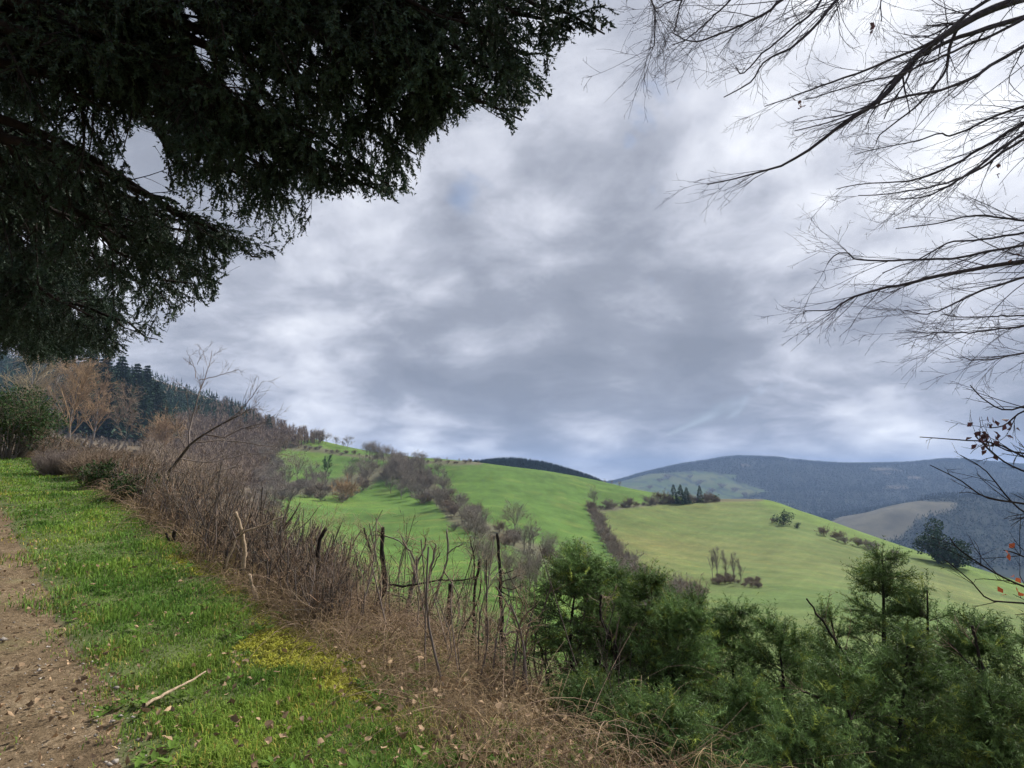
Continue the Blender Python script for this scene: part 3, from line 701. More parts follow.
for k, L in LF.items():
    A = Acc()
    for px, py, Y, n_, sp in L:
        V, T = leaf_cards(at(px, py, Y)+rgR.normal(size=(n_, 3))*sp, .026, rgR, 1.4); A.add(V, T=T)
    A.build('leaves', M[k], root)
#@@PART3
# ------------------------------------------------------------------ hedge along the bank
rgH = np.random.default_rng(31)
def sm_point(s, m):
    n = edge_v(s)+m; x = s*SD[0]+n*ND[0]; y = s*SD[1]+n*ND[1]
    return np.stack([x, y, H(x, y)], -1)
def hheight(s): return np.interp(s, [5, 7, 8.5, 10, 12, 18, 26, 32, 44], [.55, .62, .78, .98, 1.05, .9, .9, 1.2, 1.4])*(1+.35*fbm(s*.9, s*0+5))
c0 = sm_point(np.array([18.]), np.array([.8]))[0]
root = thing('hedge', c0, 'long bare brown hedge of cut stems along the edge of the grass verge', 'hedge')
def stem_batch(n, slo, shi, mlo, mhi, hk, rad, K=6, lean=.18, pw=.75):
    s = slo+(shi-slo)*rgH.random(n)**(1/pw)*1.0; m = rgH.uniform(mlo, mhi, n); B = sm_point(s, m)
    h = hheight(s)*rgH.uniform(*hk, n); d = rgH.normal(size=(n, 3))*lean; d[:, 2] = 1; d[:, :2] += ND*.12
    t = np.linspace(0, 1, K); c = rgH.normal(size=(n, 3))*.12
    P = B[:, None]+h[:, None, None]*(d[:, None]*t[:, None]+c[:, None]*(np.sin(t*4+1)*t)[:, None]); P[:, 0, 2] -= .05
    r = rgH.uniform(*rad, n)[:, None]*(1-.45*t)*(1+s[:, None]*.02)
    return P, r, s
A = Acc()
for k in range(3):
    P, r, s = stem_batch(430, (6.5, 7.2, 8.0)[k], 42, (.10, .45, .8)[k], (.45, .85, 1.35)[k], (.55, 1.0), (.004, .013), 6, .17, .55)
    V, Q = tubes(P, r, 4); A.add(V, Q=Q, C=np.repeat(rgH.uniform(.22, .95, len(P)), 24))
    S1, R1 = sprout(P, r, 6, rgH, (.15, 1), (15, 70), (.10, .40), 6, .45, .22, .06, .0022, .4, absolute=True)
    S2, R2 = sprout(S1, R1, 2, rgH, (.15, 1), (20, 80), (.06, .20), 4, .6, .25, .0, .0017, .5, absolute=True)
    if k == 0: TW = Acc()
    for a_, b_ in ((S1, R1), (S2, R2)):
        dist = np.linalg.norm(a_[:, 0], axis=1); b_ = b_*np.clip(dist/9, 1, 3.2)[:, None]
        V, Q = tubes(a_, b_, 3); cc = rgH.uniform(.3, 1.5, (len(a_), 1))*np.array([1, 1, 1])+rgH.normal(size=(len(a_), 1))*np.array([.12, .02, -.05])
        TW.add(V, Q=Q, C=np.repeat(cc, a_.shape[1]*3, 0))
n = 95; s = rgH.uniform(3.9, 8.2, n); m = rgH.uniform(.5, 2.3, n); B_ = sm_point(s, m); hh = rgH.uniform(.45, 1.15, n); t = np.linspace(0, 1, 7); d = rgH.normal(size=(n, 3))*.16; d[:, 2] = 1
P = B_[:, None]+hh[:, None, None]*(d[:, None]*t[:, None]+(rgH.normal(size=(n, 3))*.12)[:, None]*(np.sin(t*4)*t)[:, None]); r = rgH.uniform(.004, .012, n)[:, None]*(1-.4*t)
V, Q = tubes(P, r, 5); A.add(V, Q=Q, C=np.repeat(rgH.uniform(.3, 1.2, n), 35))
S1, R1 = sprout(P, r, 8, rgH, (.35, 1), (20, 70), (.12, .42), 6, .5, .2, .08, .0020, .4, absolute=True); S2, R2 = sprout(S1, R1, 3, rgH, (.2, 1), (20, 70), (.06, .2), 4, .6, .2, .05, .0016, .5, absolute=True)
for a_, b_ in ((S1, R1), (S2, R2)):
    V, Q = tubes(a_, b_, 3); TW.add(V, Q=Q, C=np.repeat(rgH.uniform(.5, 1.9, (len(a_), 1))*np.array([1, .97, .93]), a_.shape[1]*3, 0))
A.build('stems', M['twig_grey'], root); TW.build('twigs', M['twig_brown'], root)

# arching bramble canes and dead bracken along the foot of the hedge and down the bank
def canes(n, slo, shi, mlo, mhi, ln, rad, rise, pw=.6, K=8, curl=.25):
    s = slo+(shi-slo)*rgH.random(n)**(1/pw); m = rgH.uniform(mlo, mhi, n); B = sm_point(s, m)
    a = rgH.uniform(0, 2*np.pi, n); L = rgH.uniform(*ln, n); up = rgH.uniform(*rise, n)
    t = np.linspace(0, 1, K); d = np.stack([np.cos(a), np.sin(a), 0*a], -1)
    P = B[:, None]+d[:, None]*(L[:, None]*t)[..., None]; P[..., 2] += (L*up)[:, None]*4*t*(1-.92*t)*.6
    P += rgH.normal(size=(n, 1, 3))*(t**2)[:, None]*curl*L[:, None, None]
    g = H(P[..., 0], P[..., 1])+.008; P[..., 2] = np.maximum(P[..., 2], g)
    r = rgH.uniform(*rad, n)[:, None]*(1-.5*t)*np.clip(np.linalg.norm(B, axis=1)/7, .8, 3)[:, None]
    return P, r
A = Acc()
for (n, sl, sh, ml, mh, ln, rad, rise, pw) in [(3600, 5.5, 40, -.05, 1.3, (.3, .9), (.0015, .003), (.1, .9), .6), (1500, 1.0, 9, .25, 1.8, (.25, .8), (.0015, .0042), (.08, .6), 1.0), (800, 2.5, 8, 1.2, 3.2, (.4, 1.1), (.002, .0035), (.2, .7), 1.0)]:
    P, r = canes(n, sl, sh, ml, mh, ln, rad, rise, pw); V, Q = tubes(P, r, 3)
    cc = rgH.uniform(.5, 1.5, (n, 1))*np.array([1, .95, .92]); A.add(V, Q=Q, C=np.repeat(cc, P.shape[1]*3, 0))
tag(A.build('bramble_canes', M['twig_brown']), kind='stuff')
A = Acc()
for (n, sl, sh, ml, mh) in [(8000, .3, 9, .0, 1.35), (4000, 6, 38, -.15, .7), (1600, 3, 8, 1.3, 3.5)]:
    P, r = canes(n, sl, sh, ml, mh, (.12, .5), (.0012, .0024), (.15, 1.1), .8, 6); V, Q = tubes(P, r, 3)
    cc = rgH.uniform(.45, 1.25, (n, 1))*np.array([1, .93, .85]); A.add(V, Q=Q, C=np.repeat(cc, P.shape[1]*3, 0))
tag(A.build('dead_grass', M['straw']), kind='stuff')

# ------------------------------------------------------------------ cut stems standing free at the end of the hedge
def stem_thing(name, label, cat, lines, material, Y, rad, twigs=0, group=None, tl=(.1, .35), smooth=True, tw_mat=None, down=True, lie=False):
    """lines: list of (pixel polyline bottom->top, px radius bottom, px radius top)"""
    b = hit(lines[0][0][0][0], lines[0][0][0][1], 2.0)
    Y = float(b[1]) if Y is None else Y
    base = at(lines[0][0][0][0], lines[0][0][0][1], Y)
    root = thing(name, (base[0], base[1], gz(base[0], base[1])), label, cat, group)
    ds = rgH.uniform(-.15, .15, 99)
    for i, (pts, r0, r1) in enumerate(lines):
        W = at([p[0] for p in pts], [p[1] for p in pts], Y)
        if i: W[:, 1] += np.linspace(0, 1, len(pts))*ds[i]
        else: W[0, 2] = min(W[0, 2], gz(W[0, 0], W[0, 1])-.06) if down else W[0, 2]
        if lie: W = hit([p[0] for p in pts], [p[1] for p in pts], 2.0)+np.array([0, 0, .09])
        K = max(10, 4*len(pts)); P = resample(W, K)+rgH.normal(size=(K, 3))*.004
        Rm = np.linspace(r0, r1, K)*.72*Y/F*(1+.10*rgH.normal(size=K)); A = Acc(); V, Q = tubes(P[None], Rm[None], 8); A.add(V, Q=Q)
        n0 = A.n; e = len(V)-8; A.T.append(np.array([[e, e+k, e+k+1] for k in range(1, 7)]))
        A.build('trunk' if i == 0 else 'branch', material, root, smooth=False)
        if twigs:
            A = Acc(); S1, R1 = sprout(P[None], Rm[None], twigs, rgH, (.45, 1), (20, 60), tl, 6, .3, .15, .15, .0022, .4, absolute=True)
            S2, R2 = sprout(S1, R1, 3, rgH, (.2, 1), (20, 60), (.05, .18), 4, .6, .2, .1, .0018, .5, absolute=True)
            for a_, b_ in ((S1, R1), (S2, R2)): V, Q = tubes(a_, b_, 3); A.add(V, Q=Q)
            A.build('twigs', tw_mat or M['twig_brown'], root)
    return root
bd, bg_, bp = M['bark_dark'], M['bark_grey'], M['bark_pale']
stem_thing('cut_sapling', 'dark straight cut stem with a long wavy side branch, left end of the free stems', 'cut stem',
  [([(370, 648), (378, 605), (385, 585), (382, 555), (383, 527)], 4.4, 2.6), ([(384, 583), (400, 586), (420, 584), (440, 580), (460, 581), (477, 577)], 1.6, .7), ([(371, 552), (366, 540), (362, 529)], 1.4, 1.2)], bd, 7.0, 0, 5)
stem_thing('cut_sapling', 'grey stem with pale forked top branches, second of the free stems', 'cut stem',
  [([(398, 650), (406, 612), (413, 585), (418, 558)], 3.0, 2.4), ([(416, 566), (412, 552), (407, 545), (403, 533)], 1.4, .7), ([(417, 562), (424, 550), (427, 538)], 1.5, 1.0), ([(412, 553), (400, 541), (388, 536), (372, 534)], 1.1, .5), ([(408, 600), (396, 594), (380, 588)], .9, .4)], bg_, 7.1, 0, 5)
stem_thing('cut_sapling', 'slim brown stem leaning right, just right of the pale forked stem', 'cut stem', [([(410, 640), (424, 600), (433, 560), (436, 545)], 2.0, 1.3), ([(430, 575), (436, 562), (441, 552)], 1.0, .6)], bg_, 7.3, 0, 6)
stem_thing('cut_sapling', 'thin brown stem leaning furthest right with a forked tip', 'cut stem', [([(412, 643), (430, 612), (443, 575), (448, 555), (447, 530)], 2.0, 1.0), ([(447, 553), (455, 548), (463, 543)], .8, .5)], bg_, 7.2, 0, 6)
stem_thing('fence_post', 'short dark flat topped post between the leaning stems and the twiggy stem', 'post', [([(447, 655), (449, 615), (451, 584)], 4.0, 3.4)], bd, 7.6, 0, 0)
stem_thing('cut_sapling', 'dark stem with a thin twin, left of the tall upright stem with side spurs', 'cut stem', [([(470, 668), (474, 625), (474, 595), (480, 560)], 2.2, 1.7), ([(456, 650), (466, 625), (478, 600), (482, 578)], 1.4, .8), ([(474, 580), (474, 560), (470, 540)], 1.2, .5)], bd, 7.0, 0, 6)
stem_thing('cut_sapling', 'tall upright dark stem with short curved side branches pointing right', 'cut stem', [([(498, 675), (502, 640), (501, 600), (500, 570), (498, 534)], 3.2, 1.8), ([(500, 582), (510, 580), (521, 577)], 1.0, .6), ([(501, 587), (512, 589), (523, 585)], 1.0, .6), ([(501, 591), (512, 596), (527, 596)], 1.0, .6), ([(500, 573), (507, 573), (514, 570)], .9, .5)], bd, 7.0, 0, 7)
stem_thing('fallen_branch', 'thin leaning branch crossing low behind the tall upright stem', 'branch', [([(478, 655), (500, 640), (525, 628), (543, 615)], 1.8, .8)], bg_, 7.4, 0, 3)
stem_thing('broken_branch', 'pale tan broken branch standing upright in the brown hedge', 'branch', [([(262, 612), (254, 590), (249, 575)], 2.6, 2.2), ], bp, 7.4, 0, 0)
stem_thing('broken_branch', 'pale peeled stem, snapped and twisted, in the middle of the brown hedge', 'branch', [([(243, 568), (245, 552), (243, 537), (240, 526), (236, 512)], 3.0, 2.2)], bp, 7.6, 0, 0, down=False)
stem_thing('peeled_branch', 'bleached forked branch lying slanted across the hedge', 'branch', [([(225, 568), (231, 552), (240, 535), (262, 526), (283, 516)], 1.8, .7), ([(241, 535), (247, 522), (252, 511)], 1.3, .6)], bp, 7.4, 0, 2, down=False)
stem_thing('cut_sapling', 'dark stub leaning left at the right hand end of the hedge', 'cut stem', [([(316, 600), (318, 560), (320, 540), (326, 528)], 2.4, 2.4)], bd, 7.4, 0, 3)
stem_thing('tree_stump', 'small dark hollow stump at the left foot of the hedge beside the grass', 'stump', [([(172, 549), (173, 540), (175, 530)], 3.2, 2.6), ([(173, 545), (168, 538), (166, 533)], 1.5, 1.2)], bd, 10.3, 0, 0)
stem_thing('dead_stick', 'long pale stick lying in the grass of the verge', 'stick', [([(142, 720), (160, 710), (182, 697), (205, 684)], 2.4, 1.2)], bp, None, 0, 0, down=False, lie=True)

# ------------------------------------------------------------------ brush and shrubs at the far end of the hedge
def shrub(name, label, cat, px, py, r0, hpx, wpx, n, material, K=7, rad=.006, group=None, leaf=None, nleaf=0, lsz=.03, flat=1.0, twn=(6, 4), base=None):
    b = hit(px, py, r0) if base is None else np.array(base); Y = b[1]; h = hpx*Y/F; wd = wpx*Y/F*.5
    root = thing(name, b, label, cat, group)
    a = rgH.uniform(0, 2*np.pi, n); t = np.linspace(0, 1, K); rr_ = np.sqrt(rgH.random(n))*wd
    B = b+np.stack([np.cos(a)*rr_*.45, np.sin(a)*rr_*.45*flat, 0*a-.03], -1); B[:, 2] = H(B[:, 0], B[:, 1])-.03
    E = b+np.stack([np.cos(a)*rr_, np.sin(a)*rr_*flat, h*rgH.uniform(.55, 1.0, n)*np.sqrt(np.maximum(.08, 1-(rr_/wd*.8)**2))], -1)
    P = B[:, None]*(1-t[:, None])+E[:, None]*t[:, None]+rgH.normal(size=(n, 3))[:, None]*(np.sin(t*3.1))[:, None]*.08*h
    r = rad*(1-.7*t)*rgH.uniform(.6, 1.4, n)[:, None]
    A = Acc(); V, Q = tubes(P, r, 4); A.add(V, Q=Q)
    mr = max(.0018, .20*Y/F*.5)
    S1, R1 = sprout(P, r, twn[0], rgH, (.3, 1), (20, 60), (.12*h, .35*h), 5, .55, .15, .08, mr, .5, absolute=True)
    S2, R2 = sprout(S1, R1, twn[1], rgH, (.2, 1), (20, 60), (.06*h, .2*h), 4, .7, .2, .05, mr*.8, .5, absolute=True)
    A.build('stems', M['bark_grey'] if leaf else material, root)
    T_ = Acc()
    for a_, b_ in ((S1, R1), (S2, R2)):
        V, Q = tubes(a_, b_, 3); T_.add(V, Q=Q, C=np.repeat(rgH.uniform(.65, 1.35, len(a_)), a_.shape[1]*3))
    T_.build('twigs', material, root)
    if leaf:
        tips = np.concatenate([S1.reshape(-1, 3), S2.reshape(-1, 3)]); O = tips[rgH.integers(0, len(tips), nleaf)]+rgH.normal(size=(nleaf, 3))*.03*h
        A = Acc(); V, T = leaf_cards(O, lsz*rgH.uniform(.6, 1.3, nleaf), rgH); A.add(V, T=T, C=np.repeat(rgH.uniform(.5, 1.5, nleaf), 4)); A.build('leaves', leaf, root)
    return root
shrub('brush_heap', 'heap of bare tangled brushwood where the verge bends, furthest left', 'brushwood', 62, 474, 15, 26, 60, 240, M['twig_grey'], rad=.02, flat=.8)
shrub('brush_heap', 'pale tangled brushwood right of the furthest heap, behind the green shrubs', 'brushwood', 112, 480, 15, 34, 90, 300, M['twig_brown'], rad=.02, flat=.8)
shrub('green_shrub', 'round green shrub among brushwood, left one of the two beside the verge', 'shrub', 98, 488, 12, 27, 42, 70, M['twig_brown'], rad=.012, leaf=M['leaf_ever'], nleaf=2600, lsz=.045)
shrub('green_shrub', 'darker green shrub spreading below the leaning bare tree', 'shrub', 138, 503, 10, 32, 52, 80, M['twig_brown'], rad=.012, leaf=M['leaf_ever'], nleaf=3400, lsz=.04)
shrub('green_shrub', 'large dark green bush at the far end of the verge, under the firs', 'shrub', 6, 458, 24, 74, 84, 110, M['twig_brown'], rad=.03, leaf=M['leaf_ever'], nleaf=16000, lsz=.065)
shrub('bare_shrub', 'pale twiggy shrub at the foot of the leaning bare tree', 'shrub', 185, 505, 10, 40, 60, 160, M['twig_brown'], rad=.010)
shrub('bare_shrub', 'wispy straw coloured shrub growing above the right end of the hedge', 'shrub', 300, 560, 8, 62, 120, 90, M['straw'], rad=.006, twn=(5, 3))

# ------------------------------------------------------------------ trees of the middle distance
def tree_mesh(root, b, h, wd, material, rgx, lean=(0, 0), n1=16, n2=6, n3=5, px_=1.0, up=.25, t0=.25, ang=(25, 60), name='crown', trunk_mat=None, r0=None, K=12):
    Y = max(b[1], 5); mr = max(.002, .32*Y/F*.5*px_)
    t = np.linspace(0, 1, K); P = b+np.stack([lean[0]*h*t+.02*h*np.sin(t*6+b[0]), lean[1]*h*t, h*t*.97], -1); P[0, 2] -= .3
    r = (r0 or h*.02)*(1-.9*t)+mr*.6
    A = Acc(); V, Q = tubes(P[None], r[None], 7); A.add(V, Q=Q); A.build('trunk', trunk_mat or M['bark_grey'], root, smooth=True)
    S1, R1 = sprout(P[None], r[None], n1, rgx, (t0, .98), ang, (wd*.35, wd*.75), 8, .5, .13, up, mr, .4, absolute=True)
    S2, R2 = sprout(S1, R1, n2, rgx, (.2, 1), (20, 55), (wd*.12, wd*.34), 6, .6, .15, up*.6, mr*.9, .4, absolute=True)
    S3, R3 = sprout(S2, R2, n3, rgx, (.2, 1), (20, 60), (wd*.05, wd*.17), 4, .7, .15, up*.3, mr*.8, .6, absolute=True)
    A = Acc()
    for a_, b_ in ((S1, R1), (S2, R2), (S3, R3)):
        V, Q = tubes(a_, b_, 3); A.add(V, Q=Q, C=np.repeat(rgx.uniform(.7, 1.3, len(a_)), a_.shape[1]*3))
    A.build(name, material, root)
rgM = np.random.default_rng(77)
# the leaning bare tree, drawn limb by limb
LY = 17.0
base = at(160, 484, LY); root = thing('leaning_tree', (base[0], base[1], gz(base[0], base[1])), 'bare tree leaning right with one limb rising straight up from its bend', 'tree')
W = at([152, 160, 172, 186, 192, 205, 222, 238], [500, 484, 468, 450, 443, 434, 424, 416], LY); W[0, 2] = gz(W[0, 0], W[0, 1])-.1
P = resample(W, 24); Rm = np.linspace(1.9, .6, 24)*LY/F
A = Acc(); V, Q = tubes(P[None], Rm[None], 8); A.add(V, Q=Q); A.build('trunk', M['bark'], root, smooth=True)
LIMBS = [([(189, 446), (187, 430), (190, 410), (193, 392), (196, 378), (199, 362), (200, 345)], 1.5, .35, 12, .9), ([(196, 378), (190, 368), (182, 358), (174, 350)], .7, .3, 6, .6), ([(199, 380), (210, 376), (222, 370), (230, 366)], .7, .3, 6, .6),
         ([(205, 434), (225, 437), (245, 428), (262, 425), (278, 415)], 1.2, .35, 14, 1.0), ([(222, 424), (240, 410), (252, 395), (262, 380)], .9, .3, 10, .8), ([(192, 443), (215, 440), (240, 442), (265, 445), (285, 440)], 1.1, .35, 16, 1.0),
         ([(180, 458), (205, 462), (230, 455), (255, 452), (280, 455)], 1.0, .35, 16, 1.0), ([(170, 470), (200, 478), (225, 468), (250, 465)], .9, .35, 14, 1.0), ([(186, 450), (184, 438), (182, 425), (178, 412)], .8, .3, 8, .7), ([(238, 416), (255, 410), (268, 405)], .8, .3, 8, .8),
         ([(160, 484), (185, 488), (215, 480), (240, 485), (262, 478)], .9, .3, 14, 1.0), ([(194, 395), (186, 388), (176, 384)], .5, .25, 5, .5), ([(197, 365), (206, 356), (214, 352)], .4, .25, 5, .5)]
for pts, r0, r1, n_, ls in LIMBS:
    W = at([p[0] for p in pts], [p[1] for p in pts], LY); W[:, 1] += np.linspace(0, 1, len(pts))*rgM.uniform(-1.2, 1.2); K = 14
    P = resample(W, K)+rgM.normal(size=(K, 3))*.012; Rm = np.linspace(r0, r1, K)*LY/F*.65
    A = Acc(); V, Q = tubes(P[None], Rm[None], 5); A.add(V, Q=Q)
    S1, R1 = sprout(P[None], Rm[None], n_, rgM, (.15, 1), (20, 50), (.4*ls, 1.1*ls), 7, .5, .12, .08, .0042, .5, absolute=True)
    S2, R2 = sprout(S1, R1, 5, rgM, (.2, 1), (20, 50), (.15*ls, .5*ls), 5, .6, .12, .08, .0034, .6, absolute=True)
    for a_, b_ in ((S1, R1), (S2, R2)): V, Q = tubes(a_, b_, 3); A.add(V, Q=Q)
    A.build('limb', M['twig_grey'], root)
def midtree(name, label, px, py, rhit, hpx, wpx, material, group=None, **k):
    b = hit(px, py, rhit); Y = b[1]; root = thing(name, b, label, 'tree', group)
    tree_mesh(root, b, hpx*Y/F, wpx*Y/F, material, rgM, **k); return root
midtree('bare_tree', 'spreading tree with orange buds, left of the dark spruces', 68, 455, 46, 84, 78, M['twig_orange'], n1=30, n2=8, n3=7, t0=.2)
midtree('bare_tree', 'pale green lichen covered tree between the bush and the orange tree', 22, 452, 46, 92, 76, M['straw'], n1=24, n2=8, n3=6, t0=.2)
midtree('bare_tree', 'slender pale tree standing in front of the dark spruces', 122, 462, 40, 66, 48, M['twig_brown'], n1=22, n2=7, n3=6, t0=.25, r0=.09)
midtree('bare_tree', 'low orange tinted tree in front of the right hand spruce', 158, 462, 42, 24, 60, M['twig_orange'], n1=26, n2=8, n3=6, t0=.1)
midtree('bare_tree', 'ochre bare tree high behind the orange tree, touching the low fir boughs', 92, 448, 50, 62, 50, M['twig_orange'], n1=24, n2=8, n3=6, t0=.2)
midtree('bare_tree', 'grey bare tree highest on the bank beneath the dark fir boughs', 50, 440, 60, 86, 70, M['twig_far'], n1=24, n2=8, n3=6, t0=.2)
# wooded slope under the ridge and the far ridge woods
def spruce_mesh(root, b, h, wd, rgx, n=1500, card=.5, material=None, tr=.03):
    A = Acc(); t = np.linspace(0, 1, 8); P = b+np.stack([0*t, 0*t, h*t], -1); P[0, 2] -= .5; V, Q = tubes(P[None], (h*.016*(1-.95*t))[None], 6); A.add(V, Q=Q); A.build('trunk', M['bark'], root)
    z = rgx.random(n)**1.25; a = rgx.uniform(0, 2*np.pi, n); lay = (np.floor(z*26)+.5)/26; z = z*.3+lay*.7
    az_w = .78+.3*np.sin(a*3+rgx.uniform(0, 6))+.18*rgx.normal(size=n); rad = wd*.5*(1-z)**.85*az_w*rgx.uniform(.35, 1.05, n)**.5+.1
    O = b+np.stack([np.cos(a)*rad, np.sin(a)*rad, h*(.06+z*.94)-rad*.22], -1)
    d = np.stack([np.cos(a), np.sin(a), -.35+0*a], -1)+rgx.normal(size=(n, 3))*.35; d = norm(d); s = norm(np.cross(d, rgx.normal(size=(n, 3))))
    L = card*rgx.uniform(.5, 1.3, n)[:, None]*(1-.5*z[:, None])
    V = np.stack([O-s*L*.28, O+s*L*.28, O+d*L*1.1, O-d*L*.3-np.array([0, 0, .5])*L], 1).reshape(-1, 3); i = np.arange(n)[:, None]*4
    T = np.concatenate([i+[0, 1, 2], i+[0, 3, 1]]); A = Acc(); A.add(V, T=T, C=np.repeat(rgx.uniform(.55, 1.45, n), 4)); A.build('crown', material or M['needle_far'], root)
SPR = [(84, 434, 80, 92, 50, 'tall dark spruce left of the spruce row behind the orange trees'), (98, 438, 80, 88, 46, 'second spruce of the dark row, close behind its left neighbour'), (114, 438, 85, 84, 46, 'spruce in the middle of the dark row under the ridge'),
       (130, 440, 90, 78, 44, 'blue green spruce right of the middle of the row'), (151, 442, 85, 62, 50, 'broad dark spruce with ragged sides, right end of the row'), (166, 441, 90, 36, 26, 'small spruce touching the broad right end spruce'), (141, 436, 95, 72, 40, 'spruce rising just behind the broad end spruce')]
for px, py, r0, hp, wp, lab in SPR:
    b = hit(px, py, r0); Y = b[1]; root = thing('spruce_tree', b, lab, 'tree', 'dark spruces below the ridge'); spruce_mesh(root, b, hp*Y/F, wp*Y/F, rgM, 9000, .052*hp*Y/F)
#@@PART4
M['straw_dull'] = mat('dry_thorn', (.20, .155, .12), .3, .3, .95)
# ------------------------------------------------------------------ woods on the left hill (masses)
def scatter_px(poly, n, rmin, rg):
    xs = [p[0] for p in poly]; ys = [p[1] for p in poly]; out = np.zeros((0, 2))
    while len(out) < n:
        c = np.stack([rg.uniform(min(xs), max(xs), n*2), rg.uniform(min(ys), max(ys), n*2)], -1); out = np.vstack([out, c[inpoly(c[:, 0], c[:, 1], poly)]])
    c = out[:n]; return hit(c[:, 0], c[:, 1], rmin)
def cone_cards(B, h, wd, rg, per=26):
    n = len(B); z = rg.random((n, per))**1.2; a = rg.uniform(0, 2*np.pi, (n, per)); r = wd[:, None]*.5*(1-z)**.9*rg.uniform(.5, 1.1, (n, per))
    O = B[:, None]+np.stack([np.cos(a)*r*.5, np.sin(a)*r*.5, h[:, None]*(.08+.86*z)], -1)
    d = norm(np.stack([np.cos(a), np.sin(a), -.5+0*a], -1)+rg.normal(size=(n, per, 3))*.3); s = norm(np.cross(d, rg.normal(size=(n, per, 3)))); L = (wd[:, None]*.42*(1.05-.75*z))[..., None]
    top = B[:, None]+np.array([0, 0, 1])*h[:, None, None]
    V = np.stack([O-s*L*.5, O+s*L*.5, O+d*L*1.1], 2); V2 = np.stack([B+np.stack([wd*.07, 0*wd, h*.7], -1), B+np.stack([-wd*.07, 0*wd, h*.7], -1), B+np.stack([0*h, 0*h, h*1.03], -1)], 1)[:, None]
    V = np.concatenate([V, V2], 1); C = np.repeat(rg.uniform(.6, 1.4, n), (per+1)*3)*np.repeat(rg.uniform(.7, 1.3, n*(per+1)), 3)
    V = V.reshape(-1, 3); return V, np.arange(len(V)).reshape(-1, 3), C
def twig_cards(B, h, wd, rg, per=34, wpx=.25):
    n = len(B); K = 3; a = rg.uniform(0, 2*np.pi, (n, per)); t0 = rg.uniform(.1, .75, (n, per)); up = rg.uniform(.15, .5, (n, per))
    S = B[:, None]+np.stack([0*a, 0*a, h[:, None]*t0], -1); rr_ = wd[:, None]*.5*rg.uniform(.2, 1, (n, per))*np.sqrt(np.clip(1.1-t0, 0, 1))
    E = S+np.stack([np.cos(a)*rr_, np.sin(a)*rr_, h[:, None]*up*(1-t0*.6)], -1); S[:, 0] = B; E[:, 0] = B+np.array([0, 0, 1])*h[:, None]*.95
    d = norm(E-S); s = norm(np.cross(d, rg.normal(size=d.shape))); wv = (np.maximum(.03, np.linalg.norm(B[:, None], axis=-1, keepdims=True)*wpx/F))*s
    V = np.stack([S-wv, S+wv, E], 2).reshape(-1, 3); return V, np.arange(len(V)).reshape(-1, 3), np.repeat(rg.uniform(.65, 1.35, n*per), 3)
rgF = np.random.default_rng(91)
def ridge_py(px): return np.interp(px, PX, [TA[p][-1] for p in PX])
def wood(name, poly, n, rmin, hh, ratio, kind, material, per, wpx=.25):
    B = scatter_px(poly, n, rmin, rgF); h = rgF.uniform(*hh, n)*(1+.25*fbm(B[:, 0]/40, B[:, 1]/40)); wd = h*rgF.uniform(*ratio, n)
    V, T, C = cone_cards(B, h, wd, rgF, per) if kind == 'c' else twig_cards(B, h, wd, rgF, per, wpx)
    return tag(build(name, V, T, material, col=C), kind='stuff')
wood('conifer_forest', [(-100, 342), (60, 364), (120, 374), (180, 391), (250, 417), (262, 430), (225, 428), (190, 424), (160, 420), (110, 430), (60, 425), (-100, 430)], 3600, 170, (9, 16), (.32, .5), 'c', M['needle_far'], 22)
wood('bare_woodland', [(225, 406), (260, 420), (300, 435), (332, 443), (318, 445), (290, 449), (278, 455), (266, 468), (250, 488), (225, 502), (200, 508), (140, 480), (150, 440), (170, 425)], 3000, 110, (7, 13), (.5, .9), 't', M['twig_brown'], 34, .26)
wood('bare_woodland', [(120, 455), (200, 430), (275, 470), (268, 520), (150, 515)], 220, 60, (3, 5.5), (.8, 1.3), 't', M['twig_far'], 60, .2)
wood('bare_woodland', [(40, 434), (150, 430), (195, 445), (190, 475), (40, 462)], 900, 34, (1.2, 3.4), (.9, 1.4), 't', M['twig_far'], 60, .22)
# far forests
def mask_scatter(n, xr, yr, cond):
    x = rgF.uniform(*xr, n); y = rgF.uniform(*yr, n); z = H(x, y); C, yl, br, ff, cl = ground_colour(x, y, z); px, py = proj(np.stack([x, y, z], -1))
    k = cond(x, y, z, px, py, C, ff, cl); return np.stack([x, y, z], -1)[k]
B = mask_scatter(150000, (-400, 4200), (1250, 4100), lambda x, y, z, px, py, C, ff, cl: (C[:, 0] < .055) & ~ff & ~cl & (px > 590) & (px < 1150))
h = rgF.uniform(11, 20, len(B)); h *= 1+.5*(np.hypot(B[:, 0], B[:, 1]) > 3000)*fbm(B[:, 0]/90, B[:, 1]/90)
V, T, C = cone_cards(B, h, h*.75, rgF, 4); tag(build('distant_forest', V, T, M['needle_distant'], col=C), kind='stuff')
B = mask_scatter(16000, (-160, 260), (820, 1120), lambda x, y, z, px, py, C, ff, cl: (px > 455) & (px < 606)); h = rgF.uniform(7, 12, len(B))
V, T, C = cone_cards(B[:5000], h[:5000], h[:5000]*.7, rgF, 8); tag(build('distant_forest', V, T, M['needle_distant'], col=C), kind='stuff')

